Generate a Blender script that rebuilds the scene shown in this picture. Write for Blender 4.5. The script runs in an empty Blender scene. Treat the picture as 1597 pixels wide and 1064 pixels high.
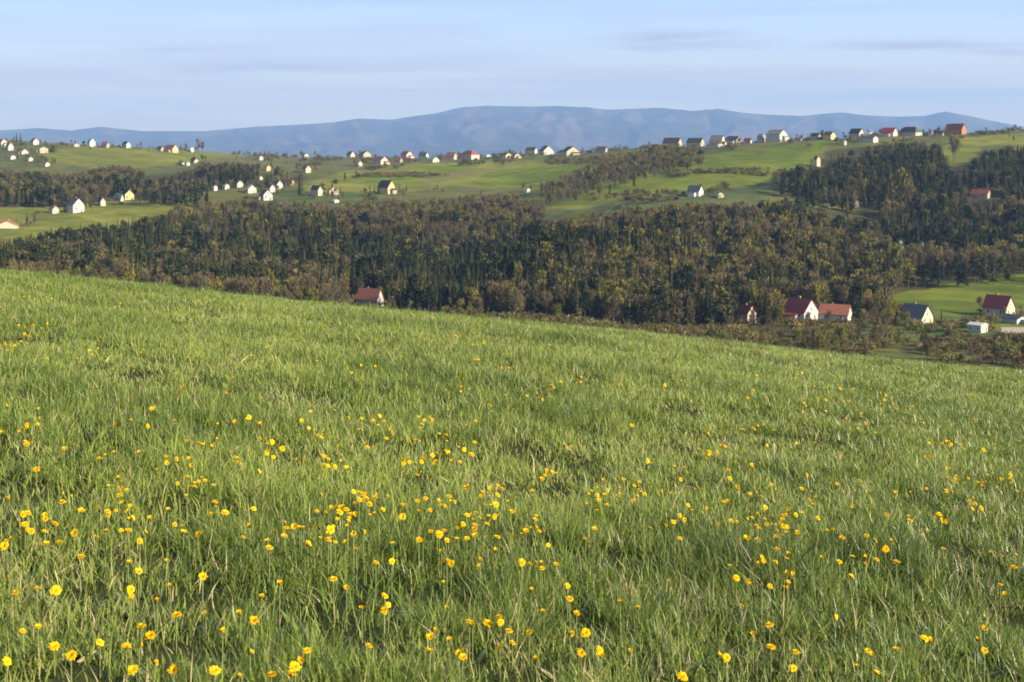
import bpy, bmesh, math, random
import numpy as np
from mathutils import Vector, Matrix

C = bpy.context.scene
COL = C.collection
R = math.radians
rng = np.random.default_rng(7)
random.seed(7)

# ------------------------------------------------------------------ camera
F = 2194.0            # focal length in photo pixels (photo is 1597 x 1064)
CX, HZ = 798.5, 235.0  # optical column, eye-level row of the photo
CAMH = 1.55
cd = bpy.data.cameras.new('camera')
cam = bpy.data.objects.new('camera', cd); COL.objects.link(cam)
cam.location = (0, 0, CAMH); cam.rotation_euler = (R(90), 0, 0)
cd.sensor_width = 36.0; cd.lens = 36.0 * F / 1597.0
cd.shift_y = -(532.0 - HZ) / 1597.0
cd.clip_start = 0.1; cd.clip_end = 90000
cd.dof.use_dof = True; cd.dof.focus_distance = 9.0; cd.dof.aperture_fstop = 8.0
C.camera = cam

# ------------------------------------------------------------------ sky
SUN_EL, SUN_AZ = 22.0, 119.0          # azimuth from +Y towards +X
w = bpy.data.worlds.new('World'); C.world = w; w.use_nodes = True
nt = w.node_tree; N = nt.nodes; L = nt.links
N.clear()
out = N.new('ShaderNodeOutputWorld'); bg = N.new('ShaderNodeBackground')
sky = N.new('ShaderNodeTexSky'); sky.sky_type = 'NISHITA'; sky.sun_disc = False
sky.sun_elevation = R(SUN_EL); sky.sun_rotation = R(SUN_AZ)
sky.altitude = 300; sky.air_density = 1.0; sky.dust_density = 0.6; sky.ozone_density = 1.6
bg.inputs['Strength'].default_value = 0.076
tc = N.new('ShaderNodeTexCoord')
mp = N.new('ShaderNodeMapping'); mp.inputs['Scale'].default_value = (3.2, 3.2, 52.0)
mp.inputs['Location'].default_value = (0.3, 0.0, 1.7)
nz = N.new('ShaderNodeTexNoise'); nz.inputs['Scale'].default_value = 1.15
nz.inputs['Detail'].default_value = 5.0; nz.inputs['Roughness'].default_value = 0.5
rp = N.new('ShaderNodeValToRGB')
rp.color_ramp.elements[0].position = 0.44; rp.color_ramp.elements[0].color = (0, 0, 0, 1)
rp.color_ramp.elements[1].position = 0.64; rp.color_ramp.elements[1].color = (1, 1, 1, 1)
sep = N.new('ShaderNodeSeparateXYZ')
vl = N.new('ShaderNodeMapRange'); vl.inputs['From Min'].default_value = 0.08; vl.inputs['From Max'].default_value = 0.16
vl.inputs['To Min'].default_value = 0.85; vl.inputs['To Max'].default_value = 0.0; vl.interpolation_type = 'SMOOTHSTEP'
veil = N.new('ShaderNodeMixRGB')
vc = N.new('ShaderNodeValToRGB'); ve = vc.color_ramp.elements
ve[0].position = 0.0; ve[0].color = (7.6, 6.6, 4.6, 1); ve[1].position = 0.115; ve[1].color = (3.3, 5.0, 7.6, 1)
q_ = ve.new(0.045); q_.color = (5.8, 5.7, 5.2, 1)
L.new(sep.outputs['Z'], vc.inputs[0]); L.new(vc.outputs[0], veil.inputs['Color2'])
cl = N.new('ShaderNodeMixRGB'); cl.inputs['Color2'].default_value = (3.3, 3.4, 4.3, 1)
cm = N.new('ShaderNodeMath'); cm.operation = 'MULTIPLY'; cm.inputs[1].default_value = 0.8
L.new(tc.outputs['Generated'], mp.inputs['Vector']); L.new(mp.outputs[0], nz.inputs['Vector'])
L.new(nz.outputs['Fac'], rp.inputs[0]); L.new(rp.outputs[0], cm.inputs[0])
L.new(tc.outputs['Generated'], sep.inputs[0]); L.new(sep.outputs['Z'], vl.inputs['Value'])
L.new(sky.outputs[0], veil.inputs['Color1']); L.new(vl.outputs[0], veil.inputs['Fac'])
L.new(veil.outputs[0], cl.inputs['Color1'])
# a few thin streaks of cloud low over the mountains, each by its bearing and height
def mth(op, a, b=None):
    x = N.new('ShaderNodeMath'); x.operation = op
    for i, v in enumerate((a, b)):
        if v is None: continue
        if isinstance(v, (int, float)): x.inputs[i].default_value = v
        else: L.new(v, x.inputs[i])
    return x.outputs[0]
nb = N.new('ShaderNodeTexNoise'); nb.inputs['Scale'].default_value = 14; nb.inputs['Detail'].default_value = 6
mb_ = N.new('ShaderNodeMapping'); mb_.inputs['Scale'].default_value = (1, 1, 7)
L.new(tc.outputs['Generated'], mb_.inputs['Vector']); L.new(mb_.outputs[0], nb.inputs['Vector'])
wob = mth('SUBTRACT', nb.outputs['Fac'], .5)
uu = mth('ADD', mth('DIVIDE', sep.outputs['X'], sep.outputs['Y']), mth('MULTIPLY', wob, .10))
vv = mth('ADD', mth('DIVIDE', sep.outputs['Z'], sep.outputs['Y']), mth('MULTIPLY', wob, .012))
total = None
for (px_, py_, wa, wb, am) in ((1045, 56, 85, 9, .95), (1090, 70, 130, 8, .6), (1470, 68, 150, 8, .85), (1580, 80, 120, 7, .6), (255, 80, 70, 4, .55), (420, 108, 160, 8, .5), (150, 112, 60, 4, .35), (820, 128, 220, 7, .35), (1330, 150, 200, 7, .3)):
    ea = mth('POWER', mth('ABSOLUTE', mth('DIVIDE', mth('SUBTRACT', uu, (px_ - CX) / F), wa / F)), 2.0)
    eb = mth('POWER', mth('ABSOLUTE', mth('DIVIDE', mth('SUBTRACT', vv, (HZ - py_) / F), wb / F)), 2.0)
    g_ = mth('MULTIPLY', mth('EXPONENT', mth('MULTIPLY', mth('ADD', ea, eb), -1.0)), am)
    total = g_ if total is None else mth('MAXIMUM', total, g_)
fr_ = mth('MINIMUM', mth('MULTIPLY', mth('ADD', nb.outputs['Fac'], .35), total), 1.0)
fac_ = mth('MINIMUM', mth('ADD', mth('MULTIPLY', cm.outputs[0], .45), fr_), 1.0)
L.new(fac_, cl.inputs['Fac'])
L.new(cl.outputs[0], bg.inputs['Color']); L.new(bg.outputs[0], out.inputs['Surface'])

# ------------------------------------------------------------------ sun, exposure
sd = bpy.data.lights.new('sun', 'SUN'); sd.energy = 5.0; sd.angle = R(0.5); sd.color = (1.0, 0.87, 0.63)
sun = bpy.data.objects.new('sun', sd); COL.objects.link(sun)
sv = Vector((math.cos(R(SUN_EL)) * math.sin(R(SUN_AZ)), math.cos(R(SUN_EL)) * math.cos(R(SUN_AZ)), math.sin(R(SUN_EL))))
sun.rotation_euler = sv.to_track_quat('Z', 'Y').to_euler()
C.view_settings.view_transform = 'Standard'; C.view_settings.look = 'None'
C.view_settings.exposure = 1.22; C.view_settings.gamma = 1.0
C.cycles.use_denoising = True
C.cycles.max_bounces = 6; C.cycles.transparent_max_bounces = 8; C.cycles.volume_bounces = 0
C.cycles.diffuse_bounces = 3; C.cycles.transmission_bounces = 3; C.cycles.glossy_bounces = 2
C.cycles.filter_width = 1.7

# ------------------------------------------------------------------ small tools
def tag(o, label=None, cat=None, group=None, kind=None):
    if label: o['label'] = label
    if cat: o['category'] = cat
    if group: o['group'] = group
    if kind: o['kind'] = kind
    return o

def link(name, me, mat=None, parent=None):
    o = bpy.data.objects.new(name, me); COL.objects.link(o)
    if mat is not None and me is not None and not me.materials: me.materials.append(mat)
    if parent is not None: o.parent = parent
    return o

def raw_mesh(name, V, faces, attrs=None, smooth=False):
    """faces: list of int arrays (n,k); attrs: {name: per-vertex float or rgb}"""
    me = bpy.data.meshes.new(name)
    V = np.ascontiguousarray(V, dtype=np.float32)
    me.vertices.add(len(V)); me.vertices.foreach_set('co', V.ravel())
    loops = np.concatenate([f.ravel() for f in faces]).astype(np.int32)
    tot = np.concatenate([np.full(len(f), f.shape[1]) for f in faces]).astype(np.int32)
    st = np.concatenate([[0], np.cumsum(tot)[:-1]]).astype(np.int32)
    me.loops.add(len(loops)); me.loops.foreach_set('vertex_index', loops)
    me.polygons.add(len(tot)); me.polygons.foreach_set('loop_start', st)
    for k, v in (attrs or {}).items():
        v = np.asarray(v, dtype=np.float32)
        if v.ndim == 1:
            a = me.attributes.new(k, 'FLOAT', 'POINT'); a.data.foreach_set('value', v)
        else:
            a = me.attributes.new(k, 'FLOAT_COLOR', 'POINT')
            a.data.foreach_set('color', np.c_[v, np.ones(len(v), np.float32)].astype(np.float32).ravel())
    if smooth: me.polygons.foreach_set('use_smooth', np.ones(len(tot), bool))
    me.update(calc_edges=True)
    return me

def vnoise(x, y, seed=0):
    xi = np.floor(x).astype(np.int64); yi = np.floor(y).astype(np.int64)
    fx = x - xi; fy = y - yi
    fx = fx * fx * (3 - 2 * fx); fy = fy * fy * (3 - 2 * fy)
    def h(a, b):
        n = (a * 374761393 + b * 668265263 + seed * 974711) & 0x7fffffff
        n = ((n ^ (n >> 13)) * 1274126177) & 0x7fffffff
        return ((n ^ (n >> 16)) & 0xffff) / 65535.0
    return ((h(xi, yi) * (1 - fx) + h(xi + 1, yi) * fx) * (1 - fy) +
            (h(xi, yi + 1) * (1 - fx) + h(xi + 1, yi + 1) * fx) * fy)

def fnoise(x, y, seed=0, oct=4):
    s = 0; a = 0.5; t = 0
    for k in range(oct):
        s = s + a * vnoise(x * 2 ** k, y * 2 ** k, seed + k * 17); t += a; a *= 0.5
    return s / t

def inpoly(px, py, poly):
    px = np.asarray(px); py = np.asarray(py)
    ins = np.zeros(px.shape, bool); n = len(poly)
    for i in range(n):
        x0, y0 = poly[i]; x1, y1 = poly[(i + 1) % n]
        if y0 == y1: continue
        c = ((y0 > py) != (y1 > py)) & (px < (x1 - x0) * (py - y0) / (y1 - y0) + x0)
        ins ^= c
    return ins

# ------------------------------------------------------------------ materials
def mat_new(name):
    m = bpy.data.materials.new(name); m.use_nodes = True
    n = m.node_tree.nodes; n.clear()
    return m, n, m.node_tree.links

def noise_node(n, l, scale, detail=4, coord='Object'):
    t = n.new('ShaderNodeTexCoord'); z = n.new('ShaderNodeTexNoise')
    z.inputs['Scale'].default_value = scale; z.inputs['Detail'].default_value = detail
    l.new(t.outputs[coord], z.inputs['Vector']); return z

def mat_plain(name, col, rough=0.8, var=0.25, scale=1.5, spec=0.3):
    m, n, l = mat_new(name)
    o = n.new('ShaderNodeOutputMaterial'); b = n.new('ShaderNodeBsdfPrincipled')
    b.inputs['Roughness'].default_value = rough; b.inputs['Specular IOR Level'].default_value = spec
    z = noise_node(n, l, scale, 6); r = n.new('ShaderNodeValToRGB')
    r.color_ramp.elements[0].position = 0.3; r.color_ramp.elements[1].position = 0.7
    r.color_ramp.elements[0].color = tuple(c * (1 - var) for c in col) + (1,)
    r.color_ramp.elements[1].color = tuple(min(1, c * (1 + var * .5)) for c in col) + (1,)
    l.new(z.outputs['Fac'], r.inputs[0]); l.new(r.outputs[0], b.inputs['Base Color'])
    l.new(b.outputs[0], o.inputs[0]); return m

def mat_leafy(name, stops, src, trans=0.35, gloss=0.0, noise=0.0):
    """foliage: colour picked from a ramp by a per-plant or per-blade number"""
    m, n, l = mat_new(name)
    o = n.new('ShaderNodeOutputMaterial')
    if src == 'object':
        a = n.new('ShaderNodeObjectInfo').outputs['Random']
    else:
        at = n.new('ShaderNodeAttribute'); at.attribute_name = src; a = at.outputs['Fac']
    if noise:
        z = noise_node(n, l, noise, 2); ma = n.new('ShaderNodeMath'); ma.operation = 'MULTIPLY_ADD'
        ma.inputs[1].default_value = 0.7; l.new(z.outputs['Fac'], ma.inputs[0])
        mb = n.new('ShaderNodeMath'); mb.operation = 'SUBTRACT'; mb.inputs[1].default_value = 0.35
        l.new(a, ma.inputs[2]); l.new(ma.outputs[0], mb.inputs[0]); a = mb.outputs[0]
    r = n.new('ShaderNodeValToRGB'); e = r.color_ramp.elements
    while len(e) < len(stops): e.new(0.5)
    for i, (p, c) in enumerate(stops):
        e[i].position = p; e[i].color = tuple(c) + (1,)
    l.new(a, r.inputs[0])
    d = n.new('ShaderNodeBsdfDiffuse'); l.new(r.outputs[0], d.inputs['Color'])
    s = d.outputs[0]
    if trans:
        t = n.new('ShaderNodeBsdfTranslucent'); l.new(r.outputs[0], t.inputs['Color'])
        x = n.new('ShaderNodeMixShader'); x.inputs[0].default_value = trans
        l.new(s, x.inputs[1]); l.new(t.outputs[0], x.inputs[2]); s = x.outputs[0]
    if gloss:
        g = n.new('ShaderNodeBsdfGlossy'); g.inputs['Roughness'].default_value = 0.45
        g.inputs['Color'].default_value = (.8, .8, .8, 1)
        fr = n.new('ShaderNodeFresnel'); fr.inputs['IOR'].default_value = 1.35
        gm = n.new('ShaderNodeMath'); gm.operation = 'MULTIPLY'; gm.inputs[1].default_value = gloss
        l.new(fr.outputs[0], gm.inputs[0])
        x = n.new('ShaderNodeMixShader'); l.new(gm.outputs[0], x.inputs[0])
        l.new(s, x.inputs[1]); l.new(g.outputs[0], x.inputs[2]); s = x.outputs[0]
    l.new(s, o.inputs[0]); return m

def mat_cover(name, scale=0.05):
    """ground cover: the colour of what grows on each field, broken up by noise"""
    m, n, l = mat_new(name)
    o = n.new('ShaderNodeOutputMaterial'); b = n.new('ShaderNodeBsdfPrincipled')
    b.inputs['Roughness'].default_value = 1.0; b.inputs['Specular IOR Level'].default_value = 0.05
    at = n.new('ShaderNodeAttribute'); at.attribute_name = 'cover'
    z = noise_node(n, l, scale, 8); r = n.new('ShaderNodeValToRGB')
    r.color_ramp.elements[0].position = 0.32; r.color_ramp.elements[0].color = (.66, .70, .72, 1)
    r.color_ramp.elements[1].position = 0.72; r.color_ramp.elements[1].color = (1.25, 1.18, 1.1, 1)
    x = n.new('ShaderNodeMixRGB'); x.blend_type = 'MULTIPLY'; x.inputs[0].default_value = 1
    l.new(z.outputs['Fac'], r.inputs[0]); l.new(at.outputs['Color'], x.inputs[1]); l.new(r.outputs[0], x.inputs[2])
    l.new(x.outputs[0], b.inputs['Base Color']); l.new(b.outputs[0], o.inputs[0]); return m

# ------------------------------------------------------------------ terrain
SL, KC, TL = 0.038, 0.00122, 0.100
def meadow(x, y):
    x = np.asarray(x, float); y = np.asarray(y, float)
    yy = np.maximum(y, 0)
    z = -SL * y - KC * yy ** 2 - TL * x
    z = z + 0.45 * (fnoise(x / 14 + 5.3, y / 11 + 2.1, 3, 2) - .5) * np.clip(np.hypot(x, y) / 8, 0, 1)
    z = z + 0.10 * (fnoise(x / 2.4, y / 2.0, 9, 2) - .5)
    return z

PXN = np.array([-900, -400, 0, 200, 400, 600, 700, 800, 900, 1000, 1200, 1400, 1600, 2000, 2500.])
YN = np.array([550, 600, 650, 700, 760, 850, 950, 1050, 1200, 1350, 1500, 1700.])
#        550  600  650  700  760  850  950  1050 1200 1350 1500 1700
GY = {
 -900: (450, 440, 430, 416, 398, 368, 338, 314, 280, 250, 226, 214),
 -400: (455, 444, 432, 417, 398, 368, 338, 316, 282, 250, 226, 214),
 0:    (462, 450, 437, 421, 402, 372, 342, 319, 286, 256, 231, 217),
 200:  (478, 466, 454, 440, 420, 388, 352, 321, 288, 260, 240, 228),
 400:  (492, 482, 472, 458, 438, 402, 356, 318, 288, 265, 250, 243),
 600:  (503, 490, 474, 464, 446, 408, 360, 320, 289, 266, 252, 246),
 700:  (514, 508, 500, 490, 468, 408, 358, 322, 290, 266, 251, 246),
 800:  (513, 496, 452, 420, 436, 398, 352, 324, 291, 265, 248, 243),
 900:  (520, 490, 434, 396, 386, 364, 336, 308, 280, 259, 243, 240),
 1000: (528, 510, 470, 428, 392, 356, 324, 297, 266, 243, 231, 228),
 1200: (522, 507, 490, 462, 414, 362, 322, 286, 249, 223, 224, 228),
 1400: (525, 508, 492, 474, 452, 400, 350, 302, 248, 214, 212, 216),
 1600: (522, 506, 490, 470, 440, 402, 346, 290, 238, 208, 205, 210),
 2000: (515, 500, 484, 462, 436, 400, 340, 285, 232, 204, 202, 208),
 2500: (515, 500, 484, 462, 436, 400, 340, 285, 232, 204, 202, 208)}
US = np.arange(-0.86, 0.861, 0.004)
YR = np.concatenate([np.arange(100, 560, 15.), np.arange(560, 1760, 4.), np.geomspace(1760, 24000, 40)])
def build_profile():
    un = (PXN - CX) / F
    Yall = np.concatenate([[100, 250, 400], YN, [2500, 5000, 30000]])
    Z = np.zeros((len(PXN), len(Yall)))
    for i, p in enumerate(PXN):
        u = un[i]
        z = [float(-SL * 100 - KC * 1e4 - TL * u * 100), -52 - 12 * u, -62 - 14 * u]
        z += [CAMH - (g - HZ) / F * Y for g, Y in zip(GY[int(p)], YN)]
        z += [-45, -70, -70]
        Z[i] = z
    Zu = np.stack([np.interp(US, un, Z[:, j]) for j in range(len(Yall))], 1)
    Zg = np.stack([np.interp(YR, Yall, Zu[i]) for i in range(len(US))], 0)
    k = np.hanning(17); k /= k.sum()
    for _ in range(2):
        pad = np.pad(Zg, ((8, 8), (0, 0)), mode='edge')
        Zg = np.stack([np.convolve(pad[:, j], k, 'valid') for j in range(Zg.shape[1])], 1)
    k2 = np.hanning(15); k2 /= k2.sum()
    pad = np.pad(Zg, ((0, 0), (7, 7)), mode='reflect', reflect_type='odd')
    Zg = np.stack([np.convolve(pad[i], k2, 'valid') for i in range(Zg.shape[0])], 0)
    X = US[:, None] * YR[None, :]
    Zg = Zg + (fnoise(X / 60, np.broadcast_to(YR[None, :] / 60, X.shape), 41, 3) - .5) * 5 * np.clip((YR - 150) / 300, 0, 1)[None, :]
    return Zg
ZG = build_profile()
def ground(x, y):
    x = np.asarray(x, float); y = np.asarray(y, float)
    u = np.clip(x / y, US[0], US[-1] - 1e-6)
    a = (u - US[0]) / 0.004; i = np.clip(a.astype(int), 0, len(US) - 2); fa = a - i
    j = np.clip(np.searchsorted(YR, y, 'right') - 1, 0, len(YR) - 2); fb = (y - YR[j]) / (YR[j + 1] - YR[j])
    return ((ZG[i, j] * (1 - fa) + ZG[i + 1, j] * fa) * (1 - fb) + (ZG[i, j + 1] * (1 - fa) + ZG[i + 1, j + 1] * fa) * fb)
def to_px(x, y, z):
    return CX + F * x / y, HZ - F * (z - CAMH) / y
def drop(px, py, ymin=520, ymax=1720):
    """the hillside point first met on the sight line through a photo pixel beyond ymin"""
    Y = np.arange(ymin, ymax, 2.0)
    gx, gy = to_px((px - CX) / F * Y, Y, ground((px - CX) / F * Y, Y))
    hit = np.where(gy <= py)[0]
    Yh = Y[hit[0]] if len(hit) else Y[np.argmin(gy)]
    return (px - CX) / F * Yh, float(Yh), float(ground((px - CX) / F * Yh, Yh))

# fields, scrub and forest floor as seen on the map of the slope
GREEN1 = (0.138, 0.172, 0.024); GREEN2 = (0.172, 0.184, 0.036); GREEN3 = (0.120, 0.158, 0.022)
SCRUB = (0.125, 0.130, 0.042); LITTER = (0.072, 0.068, 0.028); TAN = (0.20, 0.165, 0.085); PALE = (.13, .13, .06)
COVER = [
 (LITTER, [(-900, 420), (0, 392), (120, 372), (200, 350), (300, 326), (850, 345), (1000, 332), (1280, 318), (1390, 300), (2500, 300), (2500, 440), (1600, 432), (1400, 460), (1300, 560), (-900, 560)]),
 (LITTER, [(-900, 335), (0, 335), (130, 325), (215, 308), (470, 285), (480, 275), (330, 266), (200, 274), (0, 272), (-900, 268)]),
 (LITTER, [(1200, 300), (1210, 265), (1300, 235), (1420, 222), (1470, 232), (1490, 262), (1530, 240), (2500, 225), (2500, 310), (1400, 330), (1280, 318)]),
 (GREEN2, [(480, 300), (470, 288), (520, 270), (640, 258), (800, 250), (930, 248), (880, 276), (845, 296), (700, 290), (640, 302)]),
 (GREEN1, [(560, 282), (640, 262), (760, 254), (720, 272), (640, 290)]),
 (GREEN3, [(770, 268), (900, 254), (930, 250), (870, 280), (800, 290), (730, 286)]),
 (GREEN1, [(850, 326), (900, 300), (985, 278), (1075, 246), (1290, 219), (1290, 246), (1210, 270), (1190, 288), (1050, 300), (960, 308), (890, 326)]),
 (GREEN2, [(850, 326), (930, 306), (1000, 298), (1080, 292), (1030, 306), (900, 326)]),
 (GREEN3, [(1100, 248), (1290, 221), (1290, 236), (1130, 262), (1060, 272)]),
 (GREEN2, [(-900, 395), (-900, 340), (0, 322), (60, 326), (130, 318), (215, 304), (290, 306), (310, 322), (200, 350), (100, 372), (0, 393)]),
 (GREEN2, [(60, 235), (150, 228), (340, 236), (400, 245), (340, 254), (210, 262), (140, 262), (80, 252)]),
 (PALE, [(290, 252), (420, 240), (560, 244), (560, 262), (480, 262), (340, 262)]),
 (GREEN1, [(1375, 488), (1395, 462), (1500, 438), (1600, 426), (2500, 410), (2500, 485), (1540, 494)]),
 (GREEN2, [(1470, 236), (1490, 216), (1600, 206), (2400, 200), (2400, 222), (1540, 228), (1525, 242), (1480, 262)]),
 (GREEN2, [(1262, 322), (1300, 312), (1380, 308), (1400, 318), (1340, 326)]),
 (GREEN1, [(1470, 508), (1560, 504), (1600, 505), (1600, 512), (1500, 514)]),
 (TAN, [(655, 284), (700, 273), (765, 262), (770, 264), (712, 276), (668, 287)]),
]
def cover_at(X, Y, Z):
    px, py = to_px(X, Y, Z)
    n = (fnoise(X / 25, Y / 25, 5, 3) - .5)
    px2 = px + n * 26; py2 = py + n * 6
    col = np.empty(X.shape + (3,)); col[:] = SCRUB
    b = fnoise(X / 80, Y / 80, 15, 3)[..., None]
    col = col * (1 - np.clip((b - .45) * 5, 0, 1)) + np.array((.09, .115, .04)) * np.clip((b - .45) * 5, 0, 1)
    far = (Y > 1800)
    for c, poly in COVER:
        m = inpoly(px2, py2, poly) & (Y > 500) & (Y < 1800)
        if c in (GREEN1, GREEN2, GREEN3):       # narrow plots, each with its own crop or mowing
            k_ = np.floor((X * .78 + Y * .62) / 31 + .5 * n) * 7.31
            pl = 1 + .26 * (np.abs(np.sin(k_ * 12.9898) * 43758.5453) % 1 - .5)
            fr = 1 + .10 * np.sin((X * .78 + Y * .62) * 1.05)
            col[m] = (np.array(c) * (pl * fr)[..., None] * (1 + .10 * (pl - 1)[..., None] * np.array((4, 0, 0))))[m]
        else: col[m] = c
    col[far] = (.05, .065, .03)
    return col

Xg = US[:, None] * YR[None, :]; Yg = np.broadcast_to(YR[None, :], Xg.shape)
nu, ny = Xg.shape
idx = np.arange(nu * ny).reshape(nu, ny)
quads = np.stack([idx[:-1, :-1].ravel(), idx[1:, :-1].ravel(), idx[1:, 1:].ravel(), idx[:-1, 1:].ravel()], 1)
me = raw_mesh('terrain', np.stack([Xg.ravel(), Yg.ravel(), ZG.ravel()], 1), [quads], {'cover': cover_at(Xg, Yg, ZG).reshape(-1, 3)}, True)
tag(link('terrain', me, mat_cover('field_cover', 0.06)), kind='structure')

# the meadow underfoot
xs = np.arange(-70, 70.1, .5); ys = np.arange(-25, 112.1, .5)
XX, YY = np.meshgrid(xs, ys, indexing='ij')
i2 = np.arange(XX.size).reshape(XX.shape)
q2 = np.stack([i2[:-1, :-1].ravel(), i2[1:, :-1].ravel(), i2[1:, 1:].ravel(), i2[:-1, 1:].ravel()], 1)
ZZ = meadow(XX, YY) - np.clip(YY - 96, 0, 20) * .25
me = raw_mesh('meadow_ground', np.stack([XX.ravel(), YY.ravel(), ZZ.ravel()], 1), [q2], None, True)
tag(link('meadow_ground', me, mat_plain('thatch_and_soil', (.036, .044, .018), 1.0, .5, 3.0, .05)), kind='structure')

# ------------------------------------------------------------------ mountains
MT = np.array([(-900, 214), (-400, 207), (0, 203), (60, 199), (110, 203), (158, 197), (220, 204), (320, 204), (400, 197), (480, 193), (520, 190), (560, 184), (610, 186), (640, 181), (680, 176),
 (720, 166), (760, 164), (830, 165), (870, 164), (920, 167), (950, 170), (1000, 168), (1030, 167), (1080, 172), (1120, 169), (1160, 175), (1200, 178), (1250, 180),
 (1310, 174), (1350, 179), (1400, 181), (1440, 180), (1475, 173), (1500, 178), (1540, 187), (1597, 197), (1800, 207), (2500, 214)], float)
um = np.arange(-.75, .7501, .0022); ym = np.linspace(12500, 22500, 120)
Um, Ym = np.meshgrid(um, ym, indexing='ij')
pxm = CX + Um * F
crest = (HZ - np.interp(pxm, MT[:, 0], MT[:, 1])) / F * 20000 + CAMH
sp = 1 - np.abs(2 * fnoise(Um * 26 + .7 * fnoise(Um * 40, Ym / 1800, 8, 2), Ym / 4200, 2, 4) - 1)     # spurs running down
t = np.clip((Ym - 13000) / 7000, 0, 1)
prof = np.where(Ym <= 20000, t ** 1.25, 1 - (Ym - 20000) / 2500 * .5)
Zm = -120 + (crest + 120) * prof * np.where(Ym <= 20000, 1 - (1 - t * .55) * .95 * (1 - sp), 1.0)
Zm += (fnoise(Um * 90, Ym / 700, 12, 3) - .5) * 50 * (1 - np.abs(2 * t - 1)) * (Ym < 20000)
im = np.arange(Um.size).reshape(Um.shape)
qm = np.stack([im[:-1, :-1].ravel(), im[1:, :-1].ravel(), im[1:, 1:].ravel(), im[:-1, 1:].ravel()], 1)
wood = fnoise(Um * 60, Ym / 900, 33, 4)[..., None]
cov = np.where(wood > .52, np.array((.100, .078, .054)), np.array((.035, .042, .025)))
me = raw_mesh('mountains', np.stack([(Um * Ym).ravel(), Ym.ravel(), Zm.ravel()], 1), [qm], {'cover': cov.reshape(-1, 3)}, True)
tag(link('mountains', me, mat_cover('mountain_woods', 0.0009)), kind='structure')

# ------------------------------------------------------------------ houses
PAL = dict(white=(.46, .44, .39), cream=(.44, .39, .29), pink=(.52, .41, .36), peach=(.58, .43, .30), ochre=(.60, .44, .20), yellow=(.58, .50, .24), tan=(.55, .42, .24),
           mint=(.50, .64, .48), grey=(.42, .41, .39), dun=(.33, .28, .23), orange=(.40, .15, .075), teal=(.08, .18, .15), redroof=(.27, .075, .055), maroon=(.19, .035, .038),
           dark=(.045, .045, .050), brown=(.115, .075, .055), slate=(.065, .075, .095), roofgrey=(.22, .22, .22), tile=(.31, .12, .075), rust=(.26, .11, .08), green=(.11, .25, .17),
           pale=(.55, .53, .50), olive=(.075, .08, .05))
WM = {}
def pm(kind, c):
    k = kind + '_' + c
    if k not in WM:
        WM[k] = mat_plain(k, PAL[c], .85 if kind == 'plaster' else .65, .12 if kind == 'plaster' else .3, .8 if kind == 'plaster' else 1.6)
    return WM[k]
GLASS = mat_plain('window_glass', (.05, .06, .075), .12, .3, .5, .6)
WOODM = mat_plain('door_wood', (.12, .07, .04), .6)
BRICK = mat_plain('chimney_brick', (.30, .16, .11), .9)
TRIM = mat_plain('white_trim', (.75, .75, .73), .5)

def poly_mesh(name, V, Fc):
    me = bpy.data.meshes.new(name); me.from_pydata(V, [], Fc); me.update(); return me
def box(V, Fc, x0, x1, y0, y1, z0, z1):
    b = len(V)
    V += [(x0, y0, z0), (x1, y0, z0), (x1, y1, z0), (x0, y1, z0), (x0, y0, z1), (x1, y0, z1), (x1, y1, z1), (x0, y1, z1)]
    Fc += [tuple(b + k for k in q) for q in ((3, 2, 1, 0), (4, 5, 6, 7), (0, 1, 5, 4), (1, 2, 6, 5), (2, 3, 7, 6), (3, 0, 4, 7))]

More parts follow.
